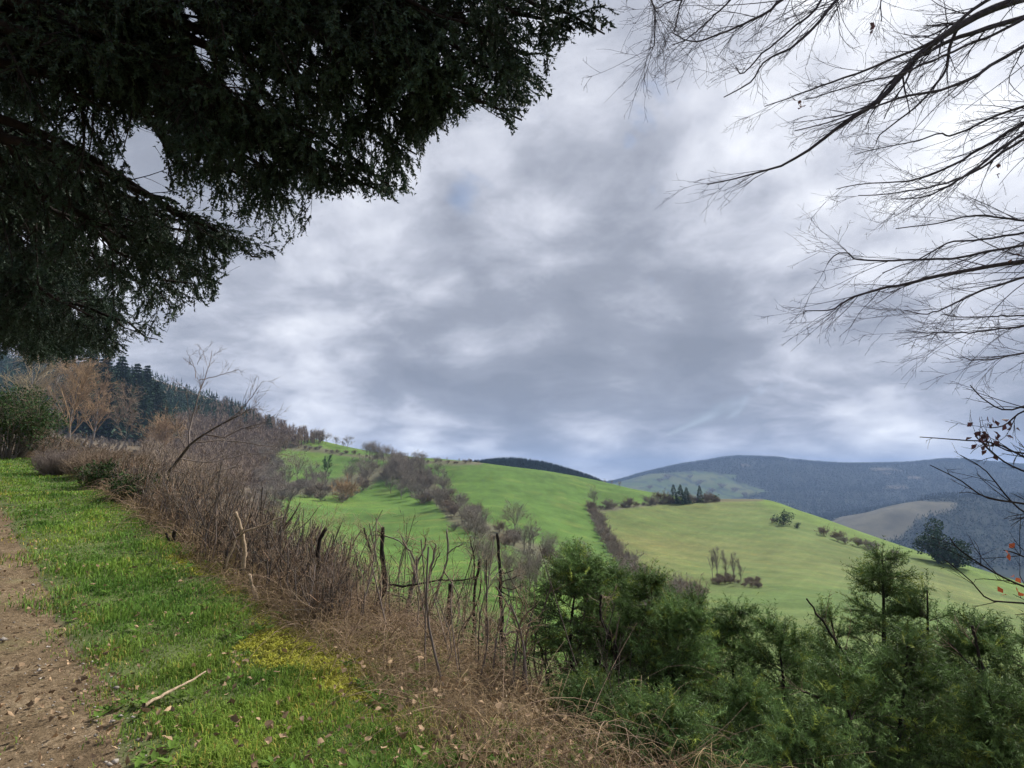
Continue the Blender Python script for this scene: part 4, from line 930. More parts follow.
# ------------------------------------------------------------------ single trees, bushes and hedgerows of the valley
def proto_bare(h, wd, n1=14, n2=6, n3=4, up=.3, material='twig_far', rmin=.035, t0=.2, name='bare_tree', th=1.0, ang=(25, 60)):
    root = thing(name, (0, 0, 0), 'x', 'tree'); rgp = rgF
    t = np.linspace(0, 1, 8); P = np.stack([.03*h*np.sin(t*5), .02*h*np.sin(t*4+1), h*th*t-.2], -1); r = h*.02*(1-.85*t)+rmin*.5
    A = Acc(); V, Q = tubes(P[None], r[None], 5); A.add(V, Q=Q); A.build('trunk', M['bark_grey'], root, origin=np.zeros(3))
    S1, R1 = sprout(P[None], r[None], n1, rgp, (t0, 1), ang, (wd*.35, wd*.65), 6, .5, .12, up, rmin, .5, absolute=True)
    S2, R2 = sprout(S1, R1, n2, rgp, (.2, 1), (20, 60), (wd*.15, wd*.3), 4, .6, .15, up, rmin*.9, .5, absolute=True)
    S3, R3 = sprout(S2, R2, n3, rgp, (.2, 1), (20, 60), (wd*.08, wd*.18), 3, .6, .15, up, rmin*.8, .6, absolute=True)
    A = Acc()
    for a_, b_ in ((S1, R1), (S2, R2), (S3, R3)): V, Q = tubes(a_, b_, 3); A.add(V, Q=Q, C=np.repeat(rgp.uniform(.7, 1.3, len(a_)), a_.shape[1]*3))
    A.build('crown', M[material], root, origin=np.zeros(3)); return root
def proto_bush(h, wd, n, material, card, name='bush', dense=1.0):
    root = thing(name, (0, 0, 0), 'x', 'bush'); nb = 9; c = rgF.normal(size=(nb, 3))*np.array([wd*.22, wd*.22, h*.18])+np.array([0, 0, h*.5])
    k = rgF.integers(0, nb, n); d = norm(rgF.normal(size=(n, 3))); O = c[k]+d*np.array([wd*.24, wd*.24, h*.28])*rgF.uniform(.3, 1, (n, 1))**.5; O[:, 2] = np.maximum(O[:, 2], .1)
    V, T = leaf_cards(O, card*rgF.uniform(.6, 1.3, n), rgF, 1.3); A = Acc(); A.add(V, T=T, C=np.repeat(rgF.uniform(.55, 1.45, n), 4)); A.build('foliage', M[material], root, origin=np.zeros(3))
    t = np.linspace(0, 1, 4); P = np.stack([c[:, None]*t[:, None]], 0)[0]; P[:, 0, 2] = -.2; A = Acc(); V, Q = tubes(P, np.full((nb, 4), h*.018), 4); A.add(V, Q=Q); A.build('stems', M['bark'], root, origin=np.zeros(3)); return root
used = set()
def put(proto, px, py, r0, hpx, h0, label, cat, group=None, name=None, sx=1.0):
    b = hit(px, py, r0); o = proto if id(proto) not in used else copy_tree(proto); used.add(id(proto))
    sc = hpx*b[1]/F/h0; o.location = tuple(b); o.scale = (sc*sx, sc*sx, sc); o.rotation_euler = (0, 0, rgF.uniform(0, 6.28)); o['label'] = label; o['category'] = cat
    if 'group' in o: del o['group']
    if group: o['group'] = group
    return o
PB = [proto_bare(10, 13, 20, 7, 4, .12, t0=.1), proto_bare(10, 11, 18, 7, 5, .15, t0=.12), proto_bare(10, 15, 22, 7, 4, .1, t0=.1), proto_bare(10, 8, 16, 6, 4, .3)]
PS = [proto_bare(3, 5, 30, 6, 4, .22, 'straw_dull', .03, .04, 'bare_bush', .45, (35, 88)), proto_bare(3, 5.5, 30, 6, 4, .2, 'twig_far', .03, .04, 'bare_bush', .4, (35, 88)), proto_bare(3, 5, 30, 6, 4, .22, 'twig_orange', .03, .04, 'bare_bush', .45, (35, 88))]
# trees of the wooded hollow
g = 'bare trees filling the hollow between the pastures'
spots = []
for i in range(70):
    t = rgF.random(); k = t*(len(HOLLOW)-1); a = int(k); f = k-a; x = HOLLOW[a][0]*(1-f)+HOLLOW[a+1][0]*f; y = HOLLOW[a][1]*(1-f)+HOLLOW[a+1][1]*f
    spots.append((x+rgF.normal()*7, y+rgF.normal()*4+3, rgF.uniform(9, 17)*(1+.012*max(0, y-500))))
for i in range(26): spots.append((rgF.uniform(385, 430), rgF.uniform(478, 502), rgF.uniform(12, 19)))
for i in range(24): spots.append((rgF.uniform(480, 585), rgF.uniform(572, 604), rgF.uniform(20, 32)))
for i, (x, y, hp) in enumerate(spots): put(PB[i % 4], x, y, 60, hp, 10, 'grey leafless tree among the many in the hollow between the green pastures', 'tree', g)
for i in range(110):
    t = rgF.random(); k = t*(len(HOLLOW)-1); a = int(k); f = k-a; x = HOLLOW[a][0]*(1-f)+HOLLOW[a+1][0]*f; y = HOLLOW[a][1]*(1-f)+HOLLOW[a+1][1]*f
    put(PS[i % 2], x+rgF.normal()*9, y+rgF.normal()*5+4, 60, rgF.uniform(7, 13), 3, 'low brown thorn bush under the trees of the hollow', 'bush', 'thorn bushes under the hollow trees')
put(PS[2], 345, 500, 60, 20, 3, 'rust coloured bush at the left of the hollow, brighter than its neighbours', 'bush')
put(proto_bare(10, 8, 16, 6, 5, .4, 'leaf_ever', .05, .15), 326, 485, 60, 24, 10, 'ivy green tree standing in the left part of the hollow', 'tree')
for i, x in enumerate([274, 284, 297, 306, 313, 352, 366, 288]): put(PB[i % 4], x, 483+rgF.uniform(-2, 6), 60, rgF.uniform(15, 24), 10, 'pale grey tree along the left end of the hollow', 'tree', 'trees at the left end of the hollow')
for i in range(46): put(PS[i % 2], rgF.uniform(255, 282), rgF.uniform(452, 528), 60, rgF.uniform(5, 10), 3, 'thin grey thorn bush on the brown slope left of the pasture', 'bush', 'thorn bushes left of the pasture')
for i in range(16): put(PB[i % 4], rgF.uniform(250, 272), rgF.uniform(455, 520), 60, rgF.uniform(10, 17), 10, 'grey tree at the ragged edge of the brown wood left of the pasture', 'tree', 'trees at the edge of the brown wood')
# trees on the skyline
g = 'small trees along the skyline of the pasture'
for x, hp in [(318, 10), (326, 8), (336, 7), (348, 9), (343, 6)]: put(PB[int(x) % 4], x, ridge_py(x)+3, 150, hp, 10, 'small bare tree on the skyline between the wood and the dark thicket', 'tree', g, sx=1.5)
for x in [366, 370, 374, 377, 381, 384, 388, 391, 372, 379, 386]: put(PB[int(x) % 4], x, ridge_py(x)+8+rgF.uniform(-1, 4), 150, rgF.uniform(9, 14), 10, 'bare tree in the dense dark thicket on the skyline', 'tree', 'thicket on the skyline')
for x, hp in [(414, 5), (419, 6), (447, 4), (459, 4), (463, 3.5), (605, 4), (612, 4), (620, 4.5)]: put(PB[int(x) % 4], x, ridge_py(x)+2, 150, hp, 10, 'tiny lone tree on the bare skyline of the pasture', 'tree', 'tiny trees on the skyline')
for i in range(40):
    x = 286+i*4.9+rgF.uniform(-3, 3); y = np.interp(x, [p[0] for p in HEDGEU], [p[1] for p in HEDGEU]); put(PS[i % 2], x, y+rgF.normal()*.8, 120, rgF.uniform(1.5, 4.5), 3, 'low bush of the upper hedgerow across the green pasture', 'bush', 'bushes of the upper hedgerow')
# hedgerow round the yellowish field
for i in range(34):
    x = 588+i*4.0+rgF.uniform(-3, 3); y = np.interp(x, [p[0] for p in TOPH], [p[1] for p in TOPH]); put(PS[i % 2], x, y+.5, 120, rgF.uniform(2.5, 6) if i % 5 else 9, 3, 'low bush in the hedgerow along the top of the yellowish field', 'bush', 'bushes of the field top hedgerow')
for i in range(24):
    f = i/23; k = f*(len(BOUND)-1); a = min(int(k), len(BOUND)-2); f2 = k-a; x = BOUND[a][0]*(1-f2)+BOUND[a+1][0]*f2; y = BOUND[a][1]*(1-f2)+BOUND[a+1][1]*f2
    put(PS[i % 2], x+rgF.normal()*1.5, y+1, 60, rgF.uniform(4, 8)+10*f, 3, 'thorn bush of the hedge down the left side of the yellowish field', 'bush', 'bushes down the left side of the field')
for i in range(26): put(PS[i % 2], rgF.uniform(600, 700), 590+rgF.uniform(0, 30), 25, rgF.uniform(14, 26), 3, 'grey thorn bush at the lower corner of the yellowish field', 'bush', 'bushes at the lower field corner')
put(PB[1], 594, 507, 120, 16, 10, 'bare tree at the upper left corner of the yellowish field', 'tree')
put(PS[0], 661, 503, 120, 11, 3, 'reddish bush left of the dark conifer clump', 'bush')
def conif(px, py, r0, hp, wp, lab, n=700, grp=None, cat='tree'):
    b = hit(px, py, r0); Y = b[1]; root = thing('conifer_tree', b, lab, cat, grp); spruce_mesh(root, b, hp*Y/F, wp*Y/F, rgF, n, .05*hp*Y/F*2, M['needle_far']); return root
conif(674, 503, 120, 18, 12, 'leftmost conifer of the tight dark clump above the yellowish field'); conif(681, 504, 120, 19, 11, 'middle conifer of the tight dark clump above the yellowish field'); conif(687, 503.5, 120, 16, 10, 'rightmost conifer of the tight dark clump above the yellowish field')
conif(700, 502, 120, 16, 8, 'narrow lone conifer just right of the dark clump'); conif(268, 436, 200, 22, 10, 'dark conifer standing alone in the bare woodland below the ridge')
put(proto_bush(3, 4, 300, 'needle_far', .35), 713, 501, 120, 8, 3, 'small round green bush right of the lone conifer', 'bush')
put(proto_bush(3.2, 3.6, 700, 'needle_far', .22), 784, 525, 100, 14, 3.2, 'larger dark bush on the edge of the yellowish field', 'bush'); put(proto_bush(3, 4, 500, 'needle_far', .22), 797, 528, 100, 6, 3, 'smaller dark bush right of the larger one on the field edge', 'bush')
put(proto_bush(8, 9, 2200, 'needle_far', .42, 'pine_tree'), 938, 562, 60, 32, 8, 'dark round headed pine on the right skyline of the field', 'tree'); put(proto_bush(6, 9, 1600, 'needle_far', .40, 'pine_tree'), 956, 567, 60, 24, 6, 'lower spreading pine touching the round headed one on its right', 'tree')
for x, y, hp in [(824, 536, 9), (838, 541, 10), (845, 544, 7), (858, 547, 9), (868, 549, 8), (873, 552, 10), (895, 556, 6), (774, 523, 5)]: put(PS[int(x) % 2], x, y, 60, hp, 3, 'small bare bush scattered along the right edge of the field', 'bush', 'bushes along the right edge of the field')
for x, y, hp in [(717, 580, 28), (726, 581, 26), (734, 583, 26), (741, 585, 22), (713, 578, 24)]: put(PB[3], x, y, 60, hp, 10, 'slim leafless tree of the small group in the middle of the field', 'tree', 'slim trees in the middle of the field', sx=.7)
for i in range(34): put(PS[0], rgF.uniform(714, 765), 0, 60, 1, 3, 'x', 'bush') if False else None
put_x = rgF.uniform(714, 764, 26)
for x in put_x: put(PS[0], x, 580+(x-714)*.10+rgF.uniform(-3, 4), 60, rgF.uniform(4, 6), 3, 'clump of dark dead brambles below the slim trees in the field', 'bush', 'bramble clumps in the field')
for x, y, hp in [(660, 482, 4), (668, 479, 5), (700, 484, 4), (722, 488, 5), (735, 492, 5), (650, 489, 4), (690, 478, 3.5), (712, 493, 5), (745, 497, 5)]: put(PS[1], x, y, 1500, hp, 3, 'dark tree between the small fields at the foot of the far mountain', 'tree', 'trees between the far small fields')
#@@PART5
# ------------------------------------------------------------------ young firs on the bank at lower right
rgY = np.random.default_rng(55)
def young_fir(px_top, py_top, Y, label, lean=(0.0, 0.0), wid=1.0, n_wh=16, dens=1.0, tone=1.0, low=.05, long_=False, ang=55, zlow=None):
    top = at(px_top, py_top, Y); bx = top[0]-lean[0]; by = top[1]-lean[1]; bz = gz(bx, by); h = top[2]-bz
    root = thing('young_fir', (bx, by, bz), label, 'fir', 'young firs below the bank'); K = 14; t = np.linspace(0, 1, K)
    P = np.stack([bx+lean[0]*t**1.4+.02*np.sin(t*8), by+lean[1]*t**1.4, bz-.1+(h+.1)*t], -1); Rm = .016*h*(1-.92*t)+.002
    A = Acc(); V, Q = tubes(P[None], Rm[None], 8); A.add(V, Q=Q); A.build('trunk', M['bark_dark'], root, smooth=True)
    nb = int(n_wh*4.2*dens); tt = np.sort(rgY.uniform(low, .97, nb)**.85); tt = (np.floor(tt*n_wh)+.5)/n_wh*.75+tt*.25
    x = tt*(K-1); i = np.clip(x.astype(int), 0, K-2); f = (x-i)[:, None]; O = P[i]*(1-f)+P[i+1]*f
    a = rgY.uniform(0, 2*np.pi, nb); el = np.radians(ang-40*(1-tt)+rgY.normal(size=nb)*8)*.62; L = wid*(.10+.88*(1-tt)**.95)*rgY.uniform(.7, 1.15, nb)
    d = np.stack([np.cos(a)*np.cos(el), np.sin(a)*np.cos(el), np.sin(el)], -1); s = np.linspace(0, 1, 8)
    Bp = O[:, None]+L[:, None, None]*(d[:, None]*s[:, None]+np.array([0, 0, -.22])*(s**2)[:, None]+rgY.normal(size=(nb, 1, 3))*.07*(s**2)[:, None]+np.array([0, 0, .10])*(s**4)[:, None])
    Br = (.004+.006*L)[:, None]*(1-.75*s)
    S, SR = sprout(Bp, Br, 13, rgY, (.12, .98), (38, 58), (.14, .36), 5, .5, .06, .03, .0016, .5, plane=.25, absolute=True)
    lm = np.repeat(L, 13)/np.maximum(L.mean(), .1); S = S[:, :1]+(S-S[:, :1])*np.clip(lm, .3, 1.35)[:, None, None]
    A = Acc()
    for a_, b_ in ((Bp, Br), (S, SR)): V, Q = tubes(a_, b_, 3); A.add(V, Q=Q)
    br = A.build('branches', M['bark'], root)
    o1, d1 = along(Bp, 5, rgY, .08, -.02, .25)
    I2 = np.array([0, 2]); o2 = S[:, I2].reshape(-1, 3); d2 = norm(S[:, I2+1]-S[:, I2]+rgY.normal(size=(len(S), 2, 3))*.006).reshape(-1, 3); top_n = 6
    o3 = P[-1]+np.zeros((top_n, 3)); o3 = P[-3]*(1-np.linspace(0, 1, top_n))[:, None]+P[-1]*np.linspace(0, 1, top_n)[:, None]; d3 = norm(np.array([0, 0, 1.])+rgY.normal(size=(top_n, 3))*.2)
    O = np.concatenate([o1, o2, o3]); D_ = np.concatenate([d1, d2, d3]); tone_ = rgY.uniform(.45, 1.55, len(O))[:, None]*tone*np.array([1, 1, 1])
    yel = rgY.random(len(O)) < .10; tone_[yel] = tone_[yel]*np.array([1.9, 1.45, .9])
    V, T, C = place(TPL_LONG, O, D_, rgY.uniform(.55, .95, len(O)), rgY, tone_); A = Acc(); A.add(V, T=T, C=C); A.build('needles', M['needle_near'], root)
    return root
YF = [(598, 690, 4.5, 'low dark young fir at the foot of the thick cut trunk', (.05, 0), .7, 10, .9, 1.0, False, .05),
 (668, 712, 4.0, 'low green young fir at the bottom edge below the row', (.1, 0), .75, 10, 1.0, 1.1, False, .05),
 (795, 728, 3.7, 'low young fir on the bottom edge left of the yellow green one', (-.1, 0), .8, 10, 1.0, 1.0, False, .05), # top px, top py, depth, label, lean, width, whorls, dens, tone
 (578, 553, 5.6, 'young fir with an upright feathery top, leftmost of the row', (.10, 0), .95, 14, 1.0, 1.15, True, .35),
 (612, 572, 5.9, 'young fir rising behind the leftmost one', (0, .1), .85, 13, .9, 1.1, True, .35),
 (648, 578, 5.4, 'young fir on a thick dark trunk, third from the left of the row', (-.1, 0), .9, 14, 1.0, 1.0, False, .35),
 (678, 612, 5.0, 'bushy young fir with light green lower sprays near the middle of the row', (.1, 0), .8, 12, 1.0, 1.25, False, .3),
 (697, 597, 6.2, 'thin young fir with a bare leader and drooping tip', (.0, 0), .5, 10, .6, 1.0, False, .4),
 (733, 606, 5.6, 'young fir with a nodding crown between the two halves of the row', (.05, 0), .65, 12, .9, 1.0, False, .3),
 (772, 622, 5.0, 'low young fir in front of the tall right hand group', (-.2, 0), .95, 13, 1.0, 1.05, False, .1),
 (826, 608, 5.8, 'young fir with pale sprays leaning left at the edge of the big group', (-.3, 0), 1.0, 14, 1.0, 1.0, True, .1),
 (880, 552, 6.0, 'tallest young fir of the right hand group, spiky topped', (.1, 0), 1.25, 18, 1.15, 1.0, True, .1),
 (925, 590, 5.6, 'broad young fir right of the tallest one', (.15, 0), 1.15, 16, 1.1, .95, True, .1),
 (905, 640, 4.4, 'near dark young fir at the bottom of the right hand group', (.2, 0), 1.0, 14, 1.1, .95, False, .05),
 (972, 620, 5.2, 'young fir with a dark bent trunk near the right edge', (-.05, 0), 1.05, 15, 1.0, .85, False, .1),
 (1022, 632, 4.8, 'young fir cut by the right edge of the view', (.1, 0), 1.0, 14, 1.0, .9, False, .1),
 (835, 668, 4.2, 'lowest young fir in front, with yellow green sprays', (-.25, 0), .9, 12, 1.0, 1.15, False, .05),
 (748, 690, 4.3, 'small young fir at the foot of the row', (-.1, 0), .7, 10, 1.0, 1.1, False, .05),
 (985, 690, 3.9, 'young fir filling the bottom right corner', (-.1, 0), .9, 12, 1.0, .85, False, .05)]
for (a, b, c, lab, ln_, wd_, nw, dn, tn, lg, lo) in YF: young_fir(a, b, c, lab, ln_, wd_, nw, dn, tn, lo, lg)
stem_thing('cut_sapling', 'thick dark trunk with a cut top, between the leftmost young firs', 'cut stem', [([(622, 790), (624, 735), (622, 690), (616, 652), (606, 630)], 8.5, 4.5), ([(612, 640), (603, 624), (600, 605), (601, 594)], 2.2, 1.6), ([(622, 665), (634, 652), (640, 640)], 2.0, 1.3)], bd, 5.2, 0, 6)
stem_thing('cut_sapling', 'dark trunk with a ragged top, in the shade of the third young fir', 'cut stem', [([(683, 790), (684, 740), (683, 700), (684, 665)], 6, 4), ([(684, 690), (668, 645), (666, 610), (670, 590)], 2.4, 1.2)], bd, 5.3, 0, 6)
stem_thing('cut_sapling', 'slim dark trunk right of the shaded trunk among the firs', 'cut stem', [([(722, 790), (720, 730), (717, 690), (718, 660)], 3.4, 2.2)], bd, 5.0, 0, 4)
stem_thing('cut_sapling', 'dark trunk standing left of the thick one, half hidden by brambles', 'cut stem', [([(600, 775), (598, 720), (597, 670), (595, 640)], 4.5, 3.2)], bd, 5.7, 0, 6)
stem_thing('dead_branch', 'long dark dead branch slanting through the right hand firs', 'branch', [([(905, 730), (870, 690), (845, 655), (825, 625), (806, 598)], 2.6, 1.0)], bd, 4.7, 0, 5, down=False)
stem_thing('dead_branch', 'dark forked dead branch in the firs near the right edge', 'branch', [([(990, 720), (985, 680), (978, 650), (972, 625)], 2.8, 1.4), ([(983, 675), (960, 655), (945, 640)], 1.4, .8)], bd, 4.6, 0, 4, down=False)
stem_thing('dead_branch', 'brown dead branch leaning at the bottom among the firs', 'branch', [([(880, 765), (850, 730), (820, 700), (800, 690)], 2.8, 1.2)], M['bark'], 4.2, 0, 4, down=False)
# bramble leaves and ivy low on the bank between stems and firs
n = 9000; s = rgY.uniform(.2, 8.5, n); m = rgY.uniform(1.0, 5.5, n)**1.0; B = sm_point(s, m); B[:, 2] += rgY.random(n)**1.8*.38
V, T = leaf_cards(B, .024*rgY.uniform(.6, 1.4, n), rgY, 1.3); tag(build('bramble_leaves', V, T, M['leaf_ever'], col=np.repeat(rgY.uniform(.5, 1.7, n), 4)), kind='stuff')
# thin saplings / suckers on the bank
n = 110; s = rgY.uniform(3.0, 9, n); m = rgY.uniform(1.2, 4.2, n); B = sm_point(s, m); K = 7; t = np.linspace(0, 1, K); hh = rgY.uniform(.4, 1.15, n); d = rgY.normal(size=(n, 3))*.2; d[:, 2] = 1
P = B[:, None]+hh[:, None, None]*(d[:, None]*t[:, None]+(rgY.normal(size=(n, 3))*.15)[:, None]*(t**2)[:, None]); r = rgY.uniform(.003, .009, n)[:, None]*(1-.6*t)
A = Acc(); V, Q = tubes(P, r, 4); A.add(V, Q=Q); S1, R1 = sprout(P, r, 8, rgY, (.2, 1), (20, 60), (.1, .4), 5, .5, .15, .08, .0017, .5, absolute=True); S2, R2 = sprout(S1, R1, 3, rgY, (.2, 1), (20, 60), (.05, .18), 4, .6, .2, .05, .0014, .5, absolute=True)
for a_, b_ in ((S1, R1), (S2, R2)): V, Q = tubes(a_, b_, 3); A.add(V, Q=Q)
tag(A.build('undergrowth', M['bark']), kind='stuff')

# ------------------------------------------------------------------ verge grass, moss, leaf litter, stones
rgG = np.random.default_rng(8)
def blades(n, rlo, rhi, azlo, azhi, cond, L, wk, colf, name, material, bend_=.5):
    r = np.exp(rgG.uniform(math.log(rlo), math.log(rhi), n)); a = np.radians(rgG.uniform(azlo, azhi, n)); x = r*np.sin(a); y = r*np.cos(a)
    s, nn = sn(x, y); k = cond(s, nn, x, y); x, y, r, s, nn = x[k], y[k], r[k], s[k], nn[k]; n = len(x); z = H(x, y)
    cl = .40+1.9*np.clip(fbm(x*1.9, y*1.9, 5)*1.4+.32, 0, 1); ln = rgG.uniform(*L, n)*cl; wd = (wk*r/F*.5+.0012)
    az_ = rgG.uniform(0, 2*np.pi, n); d = np.stack([np.cos(az_), np.sin(az_), 0*az_], -1); sd_ = np.stack([-np.sin(az_), np.cos(az_), 0*az_], -1)*wd[:, None]
    bd_ = rgG.uniform(.15, 1.0, n)[:, None]*bend_*2; up = np.array([0, 0, 1.]); B = np.stack([x, y, z-.005], -1); l = ln[:, None]
    M1 = B+l*(.55*up+.22*bd_*d); T1 = B+l*(.9*up/(1+.5*bd_)+.75*bd_*d)
    V = np.stack([B-sd_, B+sd_, M1-sd_*.7, M1+sd_*.7, T1], 1).reshape(-1, 3); i = np.arange(n)[:, None]*5
    C = colf(n, x, y, s, nn); return build(name, V, [i+[0, 1, 3, 2], i+[2, 3, 4]], material, col=np.repeat(C, 5, 0))
def gcol(n, x, y, s, nn):
    c = rgG.uniform(.6, 1.35, (n, 1))*np.ones((1, 3)); k = (np.clip(fbm(x*.9+4, y*.9, 4)*2.4, -.35, .6))[:, None]; c = c*(1+k*np.array([.5, .3, .1]))
    dry = rgG.random(n) < .05+.22*smoothstep(-.7, 0, nn-edge_v(s))+.25*smoothstep(.45, 0, nn-edge_t(s)); c[dry] = c[dry]*np.array([2.3, 1.25, 1.9]); g2 = (np.clip(fbm(x*.7+8, y*.7, 3)*3, 0, 1))[:, None]; c = c*(1+g2*np.array([.45, .12, .0])); return c
MS = [(285, 618, .40), (305, 634, .30), (330, 652, .35), (345, 664, .30), (300, 648, .35), (255, 595, .35), (225, 572, .35), (262, 640, .2), (355, 690, .2), (210, 560, .4)]
PMs = np.array([hit(a, b, 2) for a, b, _ in MS]); RM = np.array([c for *_, c in MS])*1.45
def vcond(s, n, x, y):
    q = n-edge_t(s)+.8*fbm(x*2.3, y*2.3, 4); m = n-edge_v(s)+.8*fbm(x*1.6+5, y*1.6, 3); p = smoothstep(-.28, .50, q)*smoothstep(.35, -.35, m); dm = np.min(np.hypot(x[:, None]-PMs[:, 0], (y[:, None]-PMs[:, 1]))/RM, axis=1)+1.6*fbm(x*3, y*3, 4); p = p*smoothstep(.6, 1.1, dm)*(.75+.25*smoothstep(-.22, -.02, fbm(x*2.9+1, y*2.9, 3)))
    return (rgG.random(len(s)) < p) & (s < 46)
tag(blades(560000, 2.2, 46, -62, 8, vcond, (.035, .10), .70, gcol, 'verge_grass', M['grass']), kind='stuff')
tag(blades(60000, 2.2, 40, -60, -15, lambda s, n, x, y: (rgG.random(len(s)) < .5*smoothstep(.05, .22, fbm(x*1.5, y*1.5, 4))) & (n < edge_t(s)) & (s < 46), (.02, .06), .7, gcol, 'track_grass', M['grass']), kind='stuff')
def bankcond(s, n, x, y):
    m = n-edge_v(s); return (m > 0) & (m < 9) & (rgG.random(len(s)) < .5*smoothstep(-.05, .15, fbm(x*.8, y*.8, 3))+.5*smoothstep(3.5, 6, m))
tag(blades(90000, 3, 30, -40, 45, bankcond, (.06, .16), .9, gcol, 'bank_grass', M['grass']), kind='stuff')
def mcond(s, n, x, y):
    d = np.min(np.hypot(x[:, None]-PMs[:, 0], (y[:, None]-PMs[:, 1]))/RM*1.1, axis=1)+1.6*fbm(x*3, y*3, 4); return (rgG.random(len(s)) < smoothstep(1.1, .5, d)*.8)
tag(blades(420000, 4, 14, -45, 0, mcond, (.02, .06), 1.1, lambda n, x, y, s, nn: rgG.uniform(.6, 1.3, (n, 1))*np.ones((1, 3)), 'moss', M['moss'], .8), kind='stuff')
def weeds(n):
    r = np.exp(rgG.uniform(math.log(2.4), math.log(20), n)); a = np.radians(rgG.uniform(-55, 6, n)); x = r*np.sin(a); y = r*np.cos(a); s, nn = sn(x, y); k = (nn > edge_t(s)-.1) & (nn < edge_v(s)+.9) & (fbm(x*1.2+3, y*1.2, 3) > -.02); x, y = x[k], y[k]; n = len(x)
    nl = 9; a = rgG.uniform(0, 6.28, (n, nl)); ln = rgG.uniform(.03, .075, (n, nl)); d = np.stack([np.cos(a), np.sin(a), rgG.uniform(.2, 1.0, (n, nl))], -1); sd = np.stack([-np.sin(a), np.cos(a), 0*a], -1)*ln[..., None]*.26
    O = np.stack([x, y, H(x, y)+.03], -1)[:, None]+0*d; M1 = O+d*ln[..., None]*.6; T = O+d*ln[..., None]*np.array([1.1, 1.1, .8])
    V = np.stack([O, M1+sd, T, M1-sd], 2).reshape(-1, 3); i = np.arange(n*nl)[:, None]*4
    return build('verge_weeds', V, np.concatenate([i+[0, 1, 2], i+[0, 2, 3]]), M['grass'], col=np.repeat(rgG.uniform(.45, 1.1, n), nl*4))
tag(weeds(2600), kind='stuff')
def flat_leaves(n, pos, size, name, material):
    O = pos; n = len(O); d = norm(rgG.normal(size=(n, 3))*np.array([1, 1, .5])); s = norm(np.cross(d, np.array([0, 0, 1.])+rgG.normal(size=(n, 3))*.8)); nr = np.cross(s, d); h = (size*rgG.uniform(.5, 1.4, n))[:, None]
    pts = [O-d*h*.7, O-d*h*.25+s*h*.38+nr*h*.14, O+d*h*.3+s*h*.30+nr*h*.2, O+d*h*.75+nr*h*.1, O+d*h*.3-s*h*.33+nr*h*.22, O-d*h*.25-s*h*.40+nr*h*.12, O]
    V = (np.stack(pts, 1)+rgG.normal(size=(n, 7, 3))*h[:, None]*.16).reshape(-1, 3); i = np.arange(n)[:, None]*7; T = [i+[6, k, (k+1) % 6] for k in range(6)]
    return build(name, V, np.concatenate(T), material, col=np.repeat(rgG.uniform(.45, 1.35, (n, 1))*np.array([[1, .95, .88]]), 7, 0))
def rand_on(n, cond, rlo, rhi, azl, azh):
    r = np.exp(rgG.uniform(math.log(rlo), math.log(rhi), n)); a = np.radians(rgG.uniform(azl, azh, n)); x = r*np.sin(a); y = r*np.cos(a); s, nn = sn(x, y); k = cond(s, nn, x, y) & (s < 44); x, y = x[k], y[k]; return np.stack([x, y, H(x, y)], -1)
P1 = rand_on(6500, lambda s, n, x, y: (n > edge_t(s)) & (n < edge_v(s)+.3) & (rgG.random(len(s)) < .25+1.5*np.clip(fbm(x*1.3, y*1.3)+.05, 0, 1)), 2.2, 22, -58, 5); P1[:, 2] += rgG.uniform(.03, .09, len(P1))
P2 = rand_on(16000, lambda s, n, x, y: (n < edge_t(s)+.25) & (n > edge_t(s)-3.1) & (rgG.random(len(s)) < .35+2*np.clip(fbm(x*1.5+2, y*1.5), 0, 1)), 2.2, 30, -60, -5); P2[:, 2] += .058
P3 = rand_on(7000, lambda s, n, x, y: (n > edge_v(s)-.1) & (n < edge_v(s)+1.5), 3, 16, -45, 20); P3[:, 2] += rgG.uniform(.01, .22, len(P3))
tag(flat_leaves(0, np.vstack([P1, P2, P3]), .030, 'leaf_litter', M['litter']), kind='stuff')
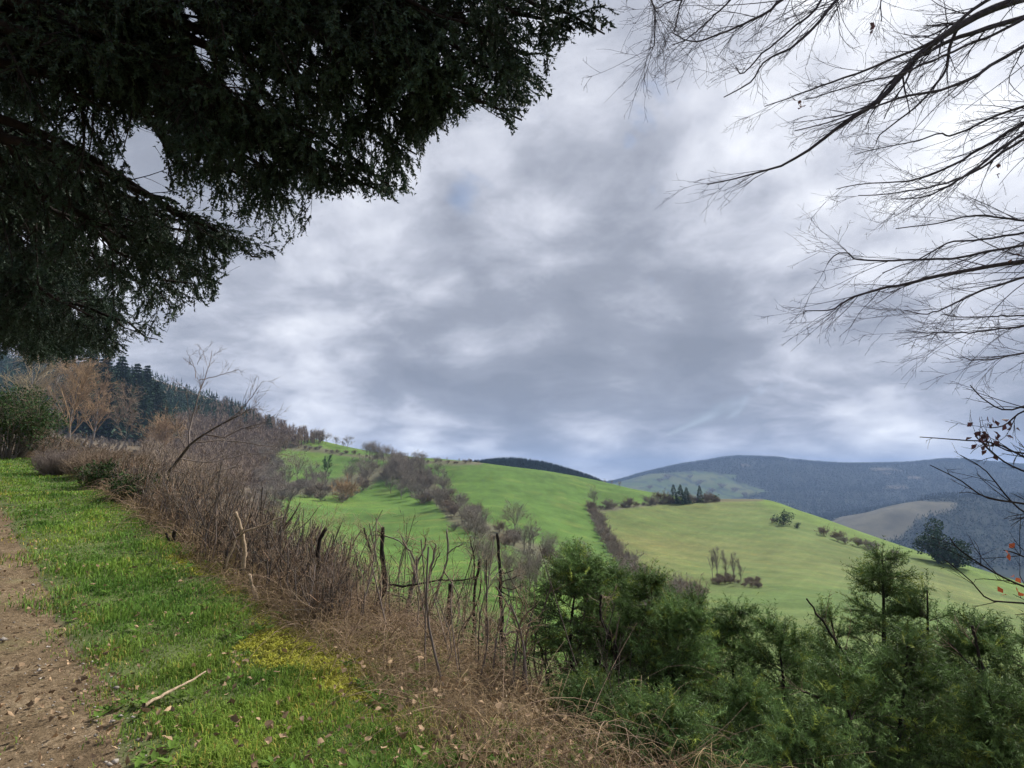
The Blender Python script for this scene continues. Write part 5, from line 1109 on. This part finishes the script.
# bigger oak leaves where the photo shows them
PL = np.array([hit(a, b, 2) for a, b in [(20, 634), (12, 652), (138, 618), (176, 640), (150, 668), (207, 700), (195, 745), (240, 745), (12, 745), (105, 590), (92, 589), (180, 585), (230, 640), (260, 700), (270, 735), (20, 748), (340, 700), (335, 712), (310, 655), (352, 655), (120, 605), (98, 610), (60, 650), (50, 700), (385, 730), (400, 745)]]); PL[:, 2] += .055
tag(flat_leaves(0, PL, .036, 'leaf_litter', M['litter']), kind='stuff')
# pebbles
PP = rand_on(5000, lambda s, n, x, y: (n < edge_t(s)+.1) & (n > edge_t(s)-3.1), 2.2, 24, -60, -5); n = len(PP); sz = np.exp(rgG.normal(size=n)*.45)*.0085
octv = np.array([[1, 0, 0], [0, 1, 0], [-1, 0, 0], [0, -1, 0], [0, 0, .6], [.1, .1, -.6]]); V = PP[:, None]+np.array([0, 0, .046])+octv[None]*sz[:, None, None]*rgG.uniform(.6, 1.3, (n, 6, 1)); i = np.arange(n)[:, None]*6
T = np.concatenate([i+f for f in ([0, 1, 4], [1, 2, 4], [2, 3, 4], [3, 0, 4], [1, 0, 5], [2, 1, 5], [3, 2, 5], [0, 3, 5])]); tag(build('gravel', V.reshape(-1, 3), T, M['stone'], col=np.repeat(rgG.uniform(.6, 1.4, n), 6)), kind='stuff')

# ------------------------------------------------------------------ air
bx = [(-9800, -9800, -420), (9800, -9800, -420), (9800, 9800, -420), (-9800, 9800, -420), (-9800, -9800, 330), (9800, -9800, 330), (9800, 9800, 330), (-9800, 9800, 330)]
hz = bpy.data.materials.new('haze'); hz.use_nodes = True; t = NT(hz.node_tree); t.n.clear(); pv = t.new('ShaderNodeVolumePrincipled'); pv.inputs['Color'].default_value = (.42, .61, 1.0, 1); pv.inputs['Density'].default_value = .00013
o = t.new('ShaderNodeOutputMaterial'); t.l.new(pv.outputs[0], o.inputs['Volume'])
me = bpy.data.meshes.new('haze'); me.from_pydata(bx, [], [(0, 3, 2, 1), (4, 5, 6, 7), (0, 1, 5, 4), (1, 2, 6, 5), (2, 3, 7, 6), (3, 0, 4, 7)]); me.materials.append(hz); tag(link('haze', me), kind='stuff')
